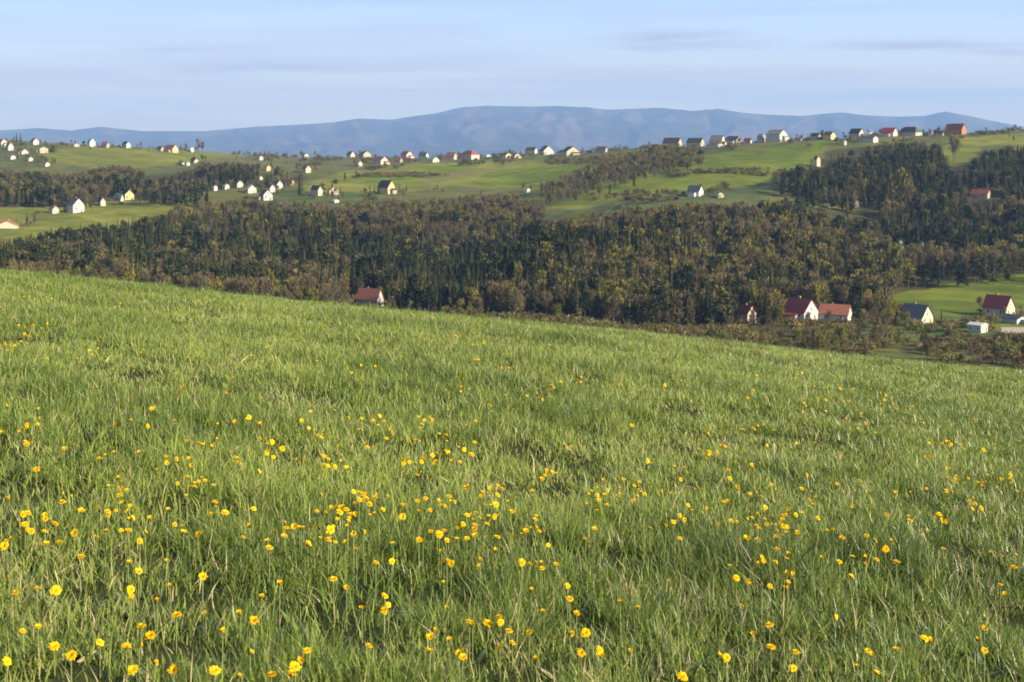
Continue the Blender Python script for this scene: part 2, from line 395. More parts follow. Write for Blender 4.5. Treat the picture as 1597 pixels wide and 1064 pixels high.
HPOS = []
HBOX = []       # where houses show, so that trees keep clear of them
def house(px, py, gw, sw, eave, top, wall, roof, label, a=38, cat='house', name='house', ymin=520, ymax=1720, hip=False, group=None):
    """px: the corner between gable (right, gw wide) and long side (left, sw wide); py: its foot; eave/top heights above the foot, all in photo pixels"""
    if ymax is None: ymax = 1720
    x, Y, z0 = drop(px, py, ymin, ymax)
    hr = random.Random(label)
    if a == 38: a = hr.uniform(26, 56)
    if Y > 900 and a < 58: gw, sw = gw * hr.uniform(.72, .92), sw * hr.uniform(1.1, 1.5)
    s = Y / F * (.84 if Y > 900 else .96); ar = R(a)
    g = max(gw, 2.0) / math.cos(ar) * s; l = max(sw, 2.5) / math.sin(abs(ar)) * s
    he, ht = eave * s, top * s
    g, l = max(g, 2.2), max(l, 2.6)
    root = link(name, None); tag(root, label, cat, group)
    cx = x + math.cos(ar) * g / 2 - math.sin(ar) * l / 2
    cy = Y + math.sin(ar) * g / 2 + math.cos(ar) * l / 2
    root.location = (cx, cy, z0); root.rotation_euler = (0, 0, ar)
    HBOX.append((px - sw - 1, px + gw + 1, py - top - 2, py, Y)); HPOS.append((cx, cy, max(g, l) * .5, he, z0, label))
    hx, hy = g / 2, l / 2
    V = [(-hx, -hy, -4), (hx, -hy, -4), (hx, hy, -4), (-hx, hy, -4), (-hx, -hy, he), (hx, -hy, he), (hx, hy, he), (-hx, hy, he), (0, -hy, ht - .12), (0, hy, ht - .12)]
    Fc = [(0, 1, 5, 8, 4), (2, 3, 7, 9, 6), (3, 0, 4, 7), (1, 2, 6, 5)]
    if hip:
        k = min(hx, hy * .6)
        V[8] = (0, -hy + k, ht - .12); V[9] = (0, hy - k, ht - .12)
        Fc = [(0, 1, 5, 4), (2, 3, 7, 6), (3, 0, 4, 7), (1, 2, 6, 5), (4, 5, 6, 7)]
    link('wall', poly_mesh('wall', V, Fc), pm('plaster', wall), root)
    # roof slabs with eaves and verge
    ov = min(.5, g * .07); dz = (ht - he) / hx * ov; vg = min(.45, l * .05); th = .22
    if hip:
        k = min(hx, hy * .6); O = [(-hx - ov, -hy - ov, he - dz * .4), (hx + ov, -hy - ov, he - dz * .4), (hx + ov, hy + ov, he - dz * .4), (-hx - ov, hy + ov, he - dz * .4), (0, -hy + k, ht), (0, hy - k, ht)]
        RV = O; RF = [(0, 1, 4), (1, 2, 5, 4), (2, 3, 5), (3, 0, 4, 5), (3, 2, 1, 0)]
    else:
        prof_ = [(-hx - ov, he - dz), (0, ht), (hx + ov, he - dz), (hx + ov, he - dz + th), (0, ht + th), (-hx - ov, he - dz + th)]
        RV = [(p[0], -hy - vg, p[1]) for p in prof_] + [(p[0], hy + vg, p[1]) for p in prof_]
        RF = [(0, 1, 4, 5), (1, 2, 3, 4), (7, 6, 11, 10), (8, 7, 10, 9)]
        RF += [(k, (k + 1) % 6 + 0, (k + 1) % 6 + 6, k + 6) for k in range(6)]
    ro = link('roof', poly_mesh('roof', RV, RF), pm('roof', roof), root)
    if not hip or g > 6:
        V, Fc = [], []
        cxx = hx * .22; cyy = hy * .25; cw = min(.45, g * .05)
        zc = ht - (ht - he) * .22
        box(V, Fc, cxx - cw, cxx + cw, cyy - cw, cyy + cw, zc - .4, ht + .75); box(V, Fc, cxx - cw - .07, cxx + cw + .07, cyy - cw - .07, cyy + cw + .07, ht + .75, ht + .88)
        link('chimney', poly_mesh('chimney', V, Fc), BRICK, ro)
    def win(face, c, zc, ww, wh):
        V, Fc, V2, F2 = [], [], [], []
        if face == 'g':
            box(V, Fc, c - ww / 2, c + ww / 2, -hy - .03, -hy + .1, zc - wh / 2, zc + wh / 2)
            for x0, x1, q0, q1 in ((c - ww / 2 - .1, c - ww / 2, zc - wh / 2, zc + wh / 2), (c + ww / 2, c + ww / 2 + .1, zc - wh / 2, zc + wh / 2), (c - ww / 2 - .1, c + ww / 2 + .1, zc + wh / 2, zc + wh / 2 + .1), (c - ww / 2 - .15, c + ww / 2 + .15, zc - wh / 2 - .12, zc - wh / 2)):
                box(V2, F2, x0, x1, -hy - .07, -hy + .08, q0, q1)
        else:
            box(V, Fc, -hx - .03, -hx + .1, c - ww / 2, c + ww / 2, zc - wh / 2, zc + wh / 2)
            for y0, y1, q0, q1 in ((c - ww / 2 - .1, c - ww / 2, zc - wh / 2, zc + wh / 2), (c + ww / 2, c + ww / 2 + .1, zc - wh / 2, zc + wh / 2), (c - ww / 2 - .1, c + ww / 2 + .1, zc + wh / 2, zc + wh / 2 + .1), (c - ww / 2 - .15, c + ww / 2 + .15, zc - wh / 2 - .12, zc - wh / 2)):
                box(V2, F2, -hx - .07, -hx + .08, y0, y1, q0, q1)
        wi = link('window', poly_mesh('window', V, Fc), GLASS, root)
        link('frame', poly_mesh('frame', V2, F2), TRIM, wi)
    if he > 2.3 and g > 4:
        ww = min(1.1, g * .13); wh = min(1.4, he * .38); zc = he * .55
        win('g', -g * .24, zc, ww, wh)
        if ht - he > 2.2 and not hip: win('g', 0, he + (ht - he) * .22, ww * .9, wh * .8)
        V, Fc = [], []
        box(V, Fc, g * .20, g * .20 + min(1.0, g * .14), -hy - .035, -hy + .1, 0, min(2.1, he * .75))
        link('door', poly_mesh('door', V, Fc), WOODM, root)
        for k in (-.27, .27): win('s', l * k, zc, ww, wh)
    if g > 6 and l > 7 and not hip and hr.random() < .55:      # lean-to wing on the gable or long side
        V, Fc = [], []
        if hr.random() < .5:
            w_, d_, t_ = g * .55, 2.6, he * .72
            V = [(-w_ + hx * .9, -hy - d_, -4), (hx * .9, -hy - d_, -4), (hx * .9, -hy, -4), (-w_ + hx * .9, -hy, -4), (-w_ + hx * .9, -hy - d_, t_ * .78), (hx * .9, -hy - d_, t_ * .78), (hx * .9, -hy, t_ * 1.12), (-w_ + hx * .9, -hy, t_ * 1.12)]
        else:
            w_, d_, t_ = l * .5, 2.8, he * .8
            V = [(-hx - d_, -w_ * .5, -4), (-hx, -w_ * .5, -4), (-hx, w_ * .5, -4), (-hx - d_, w_ * .5, -4), (-hx - d_, -w_ * .5, t_ * .75), (-hx, -w_ * .5, t_ * 1.1), (-hx, w_ * .5, t_ * 1.1), (-hx - d_, w_ * .5, t_ * .75)]
        Fc = [(0, 1, 5, 4), (1, 2, 6, 5), (2, 3, 7, 6), (3, 0, 4, 7)]
        pw = link('porch', poly_mesh('porch', V, Fc), pm('plaster', hr.choice((wall, 'dun', 'grey'))), root)
        e_ = .25; T_ = [Vector(v) for v in V[4:]]; c0 = sum(T_, Vector()) / 4
        T2 = [tuple(c0 + (v - c0) * 1.08 + Vector((0, 0, .02))) for v in T_]; T3 = [(v[0], v[1], v[2] + .18) for v in T2]
        link('porch_roof', poly_mesh('porch_roof', T2 + T3, [(3, 2, 1, 0), (4, 5, 6, 7), (0, 1, 5, 4), (1, 2, 6, 5), (2, 3, 7, 6), (3, 0, 4, 7)]), pm('roof', roof), pw)
    return root

# the valley floor
house(1166, 506, 16, 14, 17, 29, 'peach', 'maroon', 'small peach gabled house with maroon roof, alone at the valley wood edge', a=40, ymin=560)
house(1254, 502, 29, 28, 14, 34, 'white', 'maroon', 'white valley house under a tall steep maroon roof', a=42, ymin=560)
house(1322, 503, 12, 42, 12, 26, 'pale', 'tile', 'long low valley house under a broad bright red tiled roof', a=62, ymin=545)
house(1438, 508, 25, 28, 13, 31, 'cream', 'slate', 'cream gabled house under a long dark slate roof below the right field', a=44, ymin=545)
house(1569, 496, 22, 28, 15, 33, 'cream', 'maroon', 'cream gabled house with maroon roof at the foot of the right field', a=44, ymin=560)
house(1530, 520, 16, 16, 12, 15, 'white', 'pale', 'small white flat roofed shed below the maroon roofed cream house', a=42, cat='shed', name='shed', ymin=520)
house(1586, 507, 22, 14, 8, 13, 'grey', 'slate', 'low grey outbuilding beside the white valley shed', a=25, cat='shed', name='shed', ymin=540)
house(588, 478, 9, 36, 11, 27, 'white', 'tile', 'red roofed house tucked in the dark ravine behind the meadow', a=58, ymin=600)
# the terrace on the left
house(-8, 357, 34, 14, 4, 12, 'cream', 'orange', 'long orange roofed barn in the left field', a=20, cat='barn', name='barn', ymin=860)
house(82, 334, 11, 8, 8, 14, 'white', 'orange', 'white gabled house with an orange roof, lowest of the row on the left terrace', ymin=900)
house(114, 333, 19, 13, 15, 27, 'white', 'slate', 'tall white gabled house, largest on the left terrace', ymin=900)
house(157, 322, 11, 9, 9, 16, 'pink', 'dark', 'small pale pink gabled house left of a teal roof', ymin=900)
house(188, 315, 4, 15, 5, 14, 'grey', 'teal', 'house under a teal green roof between pink and yellow gables', a=62, ymin=900)
house(195, 313, 17, 3, 11, 19, 'yellow', 'brown', 'bright yellow gabled house beside a teal roof', a=22, ymin=900)
# village around the white gables, left centre
house(334, 298, 6, 4, 7, 10, 'pale', 'roofgrey', 'tiny pale house, westernmost of the hamlet above the brown wood', ymin=960)
house(351, 296, 8, 5, 6, 10, 'pale', 'dun', 'pale cottage with dun roof in the hamlet above the wood', ymin=960)
house(370, 293, 11, 6, 8, 13, 'white', 'dark', 'white cottage with dark roof left of the pinkish house', ymin=960)
house(387, 302, 15, 6, 8, 15, 'pink', 'roofgrey', 'pinkish white house with grey roof left of three white gables', ymin=960)
house(411, 313, 17, 8, 11, 20, 'white', 'dark', 'front house of the three bright white gables', ymin=940)
house(421, 301, 11, 6, 9, 15, 'white', 'dark', 'middle house of the three bright white gables', ymin=960)
house(432, 296, 11, 6, 10, 17, 'white', 'slate', 'hindmost house of the three bright white gables', ymin=980)
house(452, 290, 9, 10, 5, 12, 'pink', 'maroon', 'low pink house with maroon roof behind three white gables', a=55, ymin=980)
house(496, 306, 10, 14, 12, 19, 'cream', 'dark', 'cream house with dark roof on the open green slope', ymin=960)
house(514, 304, 20, 4, 8, 14, 'peach', 'dun', 'wide peach gable beside the cream house on the green slope', a=18, ymin=960)
house(522, 317, 8, 3, 4, 6, 'white', 'pale', 'tiny white shed below the peach gable', cat='shed', name='shed', ymin=940)
house(605, 303, 15, 14, 13, 25, 'ochre', 'dark', 'tall ochre gabled house with dark roof alone at the green field edge', ymin=960)
house(822, 301, 7, 4, 5, 8, 'pale', 'dun', 'tiny pale hut in brown scrub below the field', cat='hut', name='hut', ymin=980)
house(405, 281, 6, 3, 4, 7, 'cream', 'dun', 'tiny cream cottage above the white gables', ymin=1080)
house(416, 267, 8, 4, 7, 10, 'ochre', 'brown', 'small ochre cottage among dark trees above the hamlet', ymin=1100)
house(477, 270, 11, 9, 8, 14, 'peach', 'rust', 'peach gabled house with rusty roof at the top of a wood', ymin=1100)
house(405, 250, 6, 4, 5, 8, 'pale', 'dun', 'small pale cottage on the skyline above the dark wood', ymin=1250)
house(475, 243, 8, 5, 4, 7, 'pale', 'roofgrey', 'low pale house alone on the bare ridge', ymin=1300)
# ridge, far left
house(2, 229, 10, 8, 9, 14, 'white', 'redroof', 'white house with red roof, westernmost on the ridge', ymin=1380)
house(13, 235, 10, 8, 8, 15, 'white', 'tile', 'white house with bright tiled roof in front of the westernmost ridge house', ymin=1300)
house(52, 226, 8, 6, 7, 12, 'white', 'dark', 'white house with dark roof on the left ridge crest', ymin=1380)
house(34, 241, 11, 8, 5, 9, 'pale', 'roofgrey', 'low grey roofed house on the slope under the left crest', ymin=1250)
house(62, 239, 18, 5, 8, 11, 'cream', 'pale', 'wide cream block with pale roof at left ridge', a=22, ymin=1250)
house(17, 249, 7, 5, 5, 8, 'pale', 'rust', 'pale cottage with rusty roof above the far left wood', ymin=1200)
house(45, 252, 7, 6, 5, 8, 'pink', 'dun', 'pink cottage with dun roof above the far left wood', ymin=1200)
house(71, 260, 6, 5, 5, 8, 'pale', 'maroon', 'pale cottage with maroon roof at the wood top', ymin=1160)
house(116, 229, 11, 6, 4, 6, 'white', 'roofgrey', 'long low white house left of the mint gable', a=25, ymin=1380)
house(140, 229, 9, 5, 9, 15, 'mint', 'green', 'mint green gabled house on the left ridge', ymin=1380)
house(166, 231, 4, 12, 5, 11, 'dun', 'rust', 'rusty red roofed house right of the mint gable', a=60, ymin=1380)
house(197, 231, 9, 10, 7, 12, 'white', 'dark', 'white gable and dark roof alone on the left ridge field', ymin=1380)
house(251, 236, 5, 8, 5, 9, 'dun', 'dark', 'dark roofed cottage left of a red roofed ridge house', ymin=1350)
house(269, 238, 11, 12, 7, 14, 'tan', 'redroof', 'tan gabled house with bright red roof on the left ridge', ymin=1350)
house(297, 237, 6, 3, 6, 9, 'pale', 'dun', 'narrow pale house next to a bare tree on the ridge', ymin=1350)
house(283, 258, 6, 3, 5, 8, 'white', 'roofgrey', 'left cottage of the white trio above the dark wood', ymin=1180)
house(291, 259, 8, 3, 5, 8, 'white', 'dun', 'middle cottage of the white trio above the dark wood', ymin=1180)
house(303, 255, 8, 3, 5, 9, 'white', 'slate', 'right cottage of the white trio above the dark wood', ymin=1200)
# ridge, centre
house(547, 246, 9, 6, 6, 11, 'white', 'dark', 'small white house with dark roof, first of the centre ridge row', ymin=1320)
house(567, 246, 15, 6, 7, 12, 'cream', 'dark', 'wide cream house under a dark roof in the centre ridge row', a=25, ymin=1320)
house(559, 260, 8, 4, 6, 10, 'cream', 'roofgrey', 'small cream cottage on the slope below the ridge row', ymin=1220)
house(594, 257, 14, 12, 8, 15, 'pink', 'brown', 'pink gabled house with brown roof below the ridge row', ymin=1250)
house(624, 254, 4, 10, 4, 10, 'dun', 'redroof', 'dull red roof peeping between two pink houses', a=62, ymin=1280)
house(634, 247, 13, 9, 7, 13, 'pink', 'maroon', 'pink house with maroon roof standing on the ridge behind the red roof', ymin=1320)
house(664, 247, 5, 14, 5, 11, 'pale', 'slate', 'long slate roofed house left of the green one', a=60, ymin=1320)
house(675, 254, 12, 6, 5, 10, 'white', 'green', 'white cottage with green roof on the centre ridge', a=50, ymin=1280)
house(708, 249, 5, 15, 6, 13, 'pink', 'rust', 'rosy roofed house between the green roof and the big red one', a=58, ymin=1300)
house(735, 249, 20, 18, 9, 17, 'pink', 'redroof', 'big pink house with a broad red roof in the ridge row', a=40, ymin=1300, hip=True)
house(759, 247, 9, 3, 5, 7, 'pale', 'pale', 'pale flat strip of a house right of the big red roof', a=20, ymin=1320)
house(789, 247, 13, 6, 6, 10, 'yellow', 'brown', 'low yellow house with brown roof on the ridge', a=28, ymin=1320)
house(803, 247, 13, 5, 5, 9, 'cream', 'rust', 'low cream house with rusty roof on the ridge', a=28, ymin=1320)
house(834, 240, 6, 12, 9, 14, 'white', 'brown', 'narrow white gable with brown roof left of a broad white house', a=52, ymin=1320)
house(848, 241, 25, 6, 8, 17, 'white', 'dark', 'broad white gabled house with dark roof on the ridge', a=20, ymin=1320)
house(884, 243, 28, 8, 8, 17, 'cream', 'dark', 'broad cream house with dark roof, right of the white broad one', a=20, ymin=1320)
house(944, 238, 5, 16, 6, 11, 'dun', 'slate', 'dark slate roofed house at the end of the hedge', a=60, ymin=1320)
# ridge, right
house(1058, 223, 10, 18, 7, 16, 'cream', 'brown', 'cream cottage with a big brown roof above the hedgerow', a=50, ymin=1300)
house(1093, 223, 10, 18, 7, 15, 'cream', 'olive', 'cream house with mossy dark roof on the right ridge', a=50, ymin=1280)
house(1125, 222, 10, 18, 8, 18, 'pink', 'dun', 'house with tall dun roof and pink walls on the right ridge', a=50, ymin=1260)
house(1120, 230, 14, 4, 5, 7, 'pink', 'roofgrey', 'low pink outbuilding in front of the dun roof', a=20, cat='shed', name='shed', ymin=1180)
house(1149, 217, 12, 12, 9, 15, 'white', 'dark', 'white gable under dark roof left of the small maroon roof', ymin=1280)
house(1170, 218, 4, 11, 4, 10, 'pale', 'maroon', 'small maroon roof between two white houses', a=60, ymin=1280)
house(1188, 221, 9, 5, 11, 16, 'cream', 'roofgrey', 'tall narrow cream house left of the largest white one', ymin=1250)
house(1216, 221, 19, 17, 14, 22, 'white', 'roofgrey', 'largest white house on the right ridge, bright gable and grey side', ymin=1200)
house(1249, 220, 4, 7, 3, 6, 'dun', 'redroof', 'little red roof alone right of the largest white house', a=55, ymin=1280)
house(1273, 218, 15, 5, 7, 12, 'cream', 'brown', 'cream house with flat brown roof next to an ochre gable', a=25, ymin=1280)
house(1296, 218, 13, 9, 9, 15, 'ochre', 'brown', 'ochre yellow gable with brown roof on the right ridge', ymin=1280)
house(1317, 227, 6, 3, 6, 9, 'white', 'pale', 'tiny white hut below the ochre gable', cat='hut', name='hut', ymin=1150)
house(1340, 214, 14, 12, 8, 16, 'white', 'dark', 'white house with dark roof left of a long low white building', ymin=1280)
house(1362, 223, 14, 16, 9, 13, 'white', 'slate', 'white gabled house with slate roof in front of a long low white building', ymin=1180)
house(1355, 213, 17, 4, 6, 9, 'white', 'pale', 'long low white building with pale roof beside a dark roofed house', a=18, ymin=1280)
house(1393, 213, 14, 14, 8, 16, 'pink', 'maroon', 'pale pink gable with maroon roof on the right ridge', ymin=1250)
house(1428, 212, 17, 15, 7, 17, 'white', 'olive', 'white house with mossy dark hipped roof on the right ridge', ymin=1250, hip=True)
house(1453, 213, 6, 3, 6, 9, 'pale', 'dun', 'narrow pale hut left of the big brick red house', cat='hut', name='hut', ymin=1250)
house(1470, 212, 4, 10, 4, 9, 'dun', 'dark', 'dark roofed shed beside the big brick red house', cat='shed', name='shed', a=58, ymin=1250)
house(1500, 210, 16, 20, 11, 20, 'orange', 'redroof', 'big brick red house with dull red roof, highest on the ridge', a=42, ymin=1240)
# slopes, right
house(1090, 307, 12, 16, 10, 20, 'pale', 'slate', 'pale gabled house with slate roof at the top of the near forest', ymin=860)
house(1119, 309, 15, 5, 5, 10, 'cream', 'dun', 'low cream cottage right of the slate roofed house', a=25, ymin=860)
house(1274, 261, 9, 3, 14, 20, 'peach', 'brown', 'tall narrow peach house lit up against dark trees', a=25, ymin=980)
house(1540, 311, 13, 18, 9, 17, 'cream', 'redroof', 'cream gabled house with red roof, deep in the right hand woods', ymin=860)

# retaining wall by the valley shed
wx, wy, wz = drop(1562, 520, 520)
V, Fc = [], []
s = wy / F
box(V, Fc, 0, 75 * s, 0, .5, -1.5, 8 * s); box(V, Fc, -.1, 75 * s + .1, -.08, .58, 8 * s, 8 * s + .2)
o = link('retaining_wall', poly_mesh('retaining_wall', V, Fc), mat_plain('pink_concrete', (.36, .30, .27), .9))
o.location = (wx, wy, wz); tag(o, 'long pinkish concrete wall right of the white valley shed', 'wall')

# ------------------------------------------------------------------ trees
def rndunit(n):
    v = rng.normal(size=(n, 3)); return v / np.linalg.norm(v, axis=1, keepdims=True)

def tube(p0, p1, r0, r1, k=5):
    p0, p1 = np.asarray(p0, float), np.asarray(p1, float)
    d = p1 - p0; d /= np.linalg.norm(d)
    a = np.cross(d, (0, 0, 1) if abs(d[2]) < .9 else (1, 0, 0)); a /= np.linalg.norm(a); b = np.cross(d, a)
    th = np.arange(k) / k * 2 * np.pi
    ring = np.cos(th)[:, None] * a + np.sin(th)[:, None] * b
    V = np.concatenate([p0 + ring * r0, p1 + ring * r1])
    i = np.arange(k); j = (i + 1) % k
    return V, np.stack([i, j, j + k, i + k], 1)

def join(parts):
    Vs, Fs, n = [], [], 0
    for v, f in parts:
        Vs.append(v); Fs.append(f + n); n += len(v)
    return np.concatenate(Vs), np.concatenate(Fs)

def kite(c, d, up, ln, wd):
    """many pointed leaf sprays: centre bases c, directions d, side vectors from up"""
    s = np.cross(d, up); s /= (np.linalg.norm(s, axis=1, keepdims=True) + 1e-9)
    ln = ln[:, None]; wd = wd[:, None]
    V = np.stack([c, c + d * ln * .55 + s * wd, c + d * ln, c + d * ln * .55 - s * wd], 1).reshape(-1, 3)
    return V, np.arange(len(c) * 4).reshape(-1, 4)

def spruce_parts(n=260, slim=1.0):
    """unit-height spruce, pointed, drooping branches in uneven whorls"""
    t = np.sort(rng.random(n)) ** .85
    z = .10 + t * .89
    rad = (.165 * slim) * (1 - t) ** .95 * (.45 + .85 * rng.random(n)) + .008
    th = rng.random(n) * 6.283
    lob = .75 + .35 * np.sin(th * 2 + rng.random() * 6) * np.sin(t * 9 + rng.random() * 6)
    rad *= lob
    d = np.stack([np.cos(th), np.sin(th), -.35 - .3 * rng.random(n)], 1); d /= np.linalg.norm(d, axis=1, keepdims=True)
    c = np.stack([0 * z, 0 * z, z + .02], 1) + d * (rad * .12)[:, None]
    up = np.tile([0, 0, 1.], (n, 1)) + rng.normal(size=(n, 3)) * .45
    kv, kf = kite(c, d, up, rad * 1.05, rad * .30 + .006)
    zs = np.array([.12, .3, .48, .64, .8, .97]); m = 8
    rr_ = (.060 * slim * (1 - zs) ** .8 + .002)[:, None] * (.75 + .5 * rng.random((6, m)))
    an = np.arange(m) / m * 6.283 + rng.random() * 6
    iv = np.stack([np.cos(an) * rr_, np.sin(an) * rr_, zs[:, None] + .02 * rng.normal(size=(6, m))], 2).reshape(-1, 3)
    i_ = np.arange(m); j_ = (i_ + 1) % m
    iff = np.concatenate([np.stack([k * m + i_, k * m + j_, k * m + m + j_, k * m + m + i_], 1) for k in range(5)])
    return join([(kv, kf), (iv, iff)])

def pine_parts(n=220):
    """unit-height pine: bare lower trunk, uneven plates of needles above"""
    k = 9; cz = .45 + .5 * rng.random(k); ca = rng.random(k) * 6.28; cr = .13 * (1.1 - (cz - .45)) * rng.random(k) ** .5
    w_ = rng.integers(0, k, n)
    c = np.stack([np.cos(ca[w_]) * cr[w_], np.sin(ca[w_]) * cr[w_], cz[w_]], 1) + rng.normal(size=(n, 3)) * (.042, .042, .028)
    c[:, 2] = np.clip(c[:, 2], .3, 1.0)
    d = rndunit(n) + (0, 0, .4); d /= np.linalg.norm(d, axis=1, keepdims=True)
    return kite(c, d, rndunit(n), .05 + .04 * rng.random(n), .014 + .014 * rng.random(n))

def bare_parts(n=420, leaf=0.0, wide=.30):
    """unit-height broadleaf in early spring: limbs, a haze of twigs, a few buds"""
    k = 8; cz = .45 + .45 * rng.random(k); ca = rng.random(k) * 6.28; cr = wide * .62 * rng.random(k) ** .5 * np.sin(np.clip((cz - .2) / .85, 0, 1) * 3.1)
    P = np.stack([np.cos(ca) * cr, np.sin(ca) * cr, cz], 1)
    wood_ = [tube((0, 0, -.03), (0.004, 0, .5), .021, .014), tube((0.004, 0, .5), (0, .01, .93), .014, .004)]
    for p in P: wood_.append(tube((0, 0, max(.2, p[2] - .3)), p, .007, .003, 4))
    w_ = rng.integers(0, k, n)
    c = P[w_] + rng.normal(size=(n, 3)) * (wide * .28, wide * .28, .085)
    c[:, 2] = np.where(c[:, 2] < .3, c[:, 2] + .35 * rng.random(n), c[:, 2]); c[:, 2] = np.clip(c[:, 2], .14, 1.0)
    d = (c - (0, 0, .25)); d /= np.linalg.norm(d, axis=1, keepdims=True); d = d + rndunit(n) * .6 + (0, 0, .35); d /= np.linalg.norm(d, axis=1, keepdims=True)
    tw = kite(c, d, rndunit(n), .07 + .06 * rng.random(n), (.006 + .006 * rng.random(n)) * (1 + 2.2 * leaf))
    return wood_, tw

def shrub_parts(n=260):
    k = 5; ca = rng.random(k) * 6.28; cr = .5 * rng.random(k)
    P = np.stack([np.cos(ca) * cr, np.sin(ca) * cr, .35 + .35 * rng.random(k)], 1)
    w_ = rng.integers(0, k, n)
    c = P[w_] + rng.normal(size=(n, 3)) * (.22, .22, .17); c[:, 2] = np.clip(c[:, 2], .02, 1)
    d = rndunit(n) + (0, 0, .6); d /= np.linalg.norm(d, axis=1, keepdims=True)
    wood_ = [tube((0, 0, -.15), p, .03, .012, 4) for p in P]
    return wood_, kite(c, d, rndunit(n), .16 + .12 * rng.random(n), .035 + .03 * rng.random(n))

SPR = [(.0, (.014, .021, .011)), (.4, (.032, .040, .017)), (.75, (.058, .062, .024)), (1., (.095, .085, .034))]
BAR = [(.0, (.075, .058, .034)), (.4, (.118, .096, .054)), (.75, (.158, .122, .070)), (1., (.155, .135, .058))]
BUD = [(.0, (.10, .105, .026)), (.5, (.165, .155, .034)), (.85, (.23, .19, .045)), (1., (.15, .11, .045))]
SHR = [(.0, (.085, .062, .032)), (.4, (.14, .11, .05)), (.75, (.12, .14, .038)), (1., (.22, .16, .075))]
WHT = [(.0, (.42, .40, .34)), (1., (.52, .48, .42))]
BARKM = mat_plain('bark', (.10, .08, .06), .95); BARKP = mat_plain('pale_bark', (.085, .072, .052), .9)
SPR = [(p, tuple(v * 1.0 for v in c)) for p, c in SPR]
BAR = [(p, tuple(v * 1.02 for v in c)) for p, c in BAR]
BUD = [(p, tuple(v * 1.05 for v in c)) for p, c in BUD]
SHR = [(p, tuple(v * 1.2 for v in c)) for p, c in SHR]
KINDS = {
 'spruce_tree': dict(stops=SPR, trans=.10, vars=5, bark=BARKM),
 'bare_tree': dict(stops=BAR, trans=.25, vars=5, bark=BARKP),
 'budding_tree': dict(stops=BUD, trans=.35, vars=5, bark=BARKP),
 'shrub': dict(stops=SHR, trans=.3, vars=4, bark=BARKM),
 'blossoming_tree': dict(stops=WHT, trans=.3, vars=2, bark=BARKM)}
for k, d in KINDS.items():
    d['mi'] = mat_leafy(k + '_foliage', d['stops'], 'object', d['trans'])
    d['ms'] = mat_leafy(k + '_mass_foliage', d['stops'], 'vary', d['trans'])
    d['hi'] = []; d['lo'] = []
    for v in range(d['vars']):
        for key, f in (('hi', 1.0), ('lo', .5)):
            if k == 'spruce_tree':
                cr = spruce_parts(int(300 * f), (.62, .78, .95, .7, 1., 1.1)[v]) if v < 4 else pine_parts(int(420 * f))
                tr = [tube((0, 0, -.06), (0, 0, .97), .011, .002)]
            elif k == 'shrub':
                tr, cr = shrub_parts(int(300 * f))
            else:
                lf = {'bare_tree': .12, 'budding_tree': .8, 'blossoming_tree': 1.3}[k]
                tr, cr = bare_parts(int(430 * f), lf, (.17, .22, .15, .25, .19)[v])
            if key == 'lo':   # wider sprays so that the same mass is filled
                nk = len(cr[0]) // 4 * 4 if k != 'spruce_tree' or v >= 4 else len(cr[0]) - 48
                q = cr[0][:nk].reshape(-1, 4, 3); m_ = q.mean(1, keepdims=True); cr = (np.concatenate([((q - m_) * 1.25 + m_).reshape(-1, 3), cr[0][nk:]]), cr[1])
            d[key].append((cr, join(tr)))
    d['meshes'] = [(raw_mesh(k + '_crown', c[0], [c[1]]), raw_mesh(k + '_trunk', t_[0], [t_[1]])) for c, t_ in d['hi']]
    for a_, b_ in d['meshes']:
        a_.materials.append(d['mi']); b_.materials.append(d['bark'])

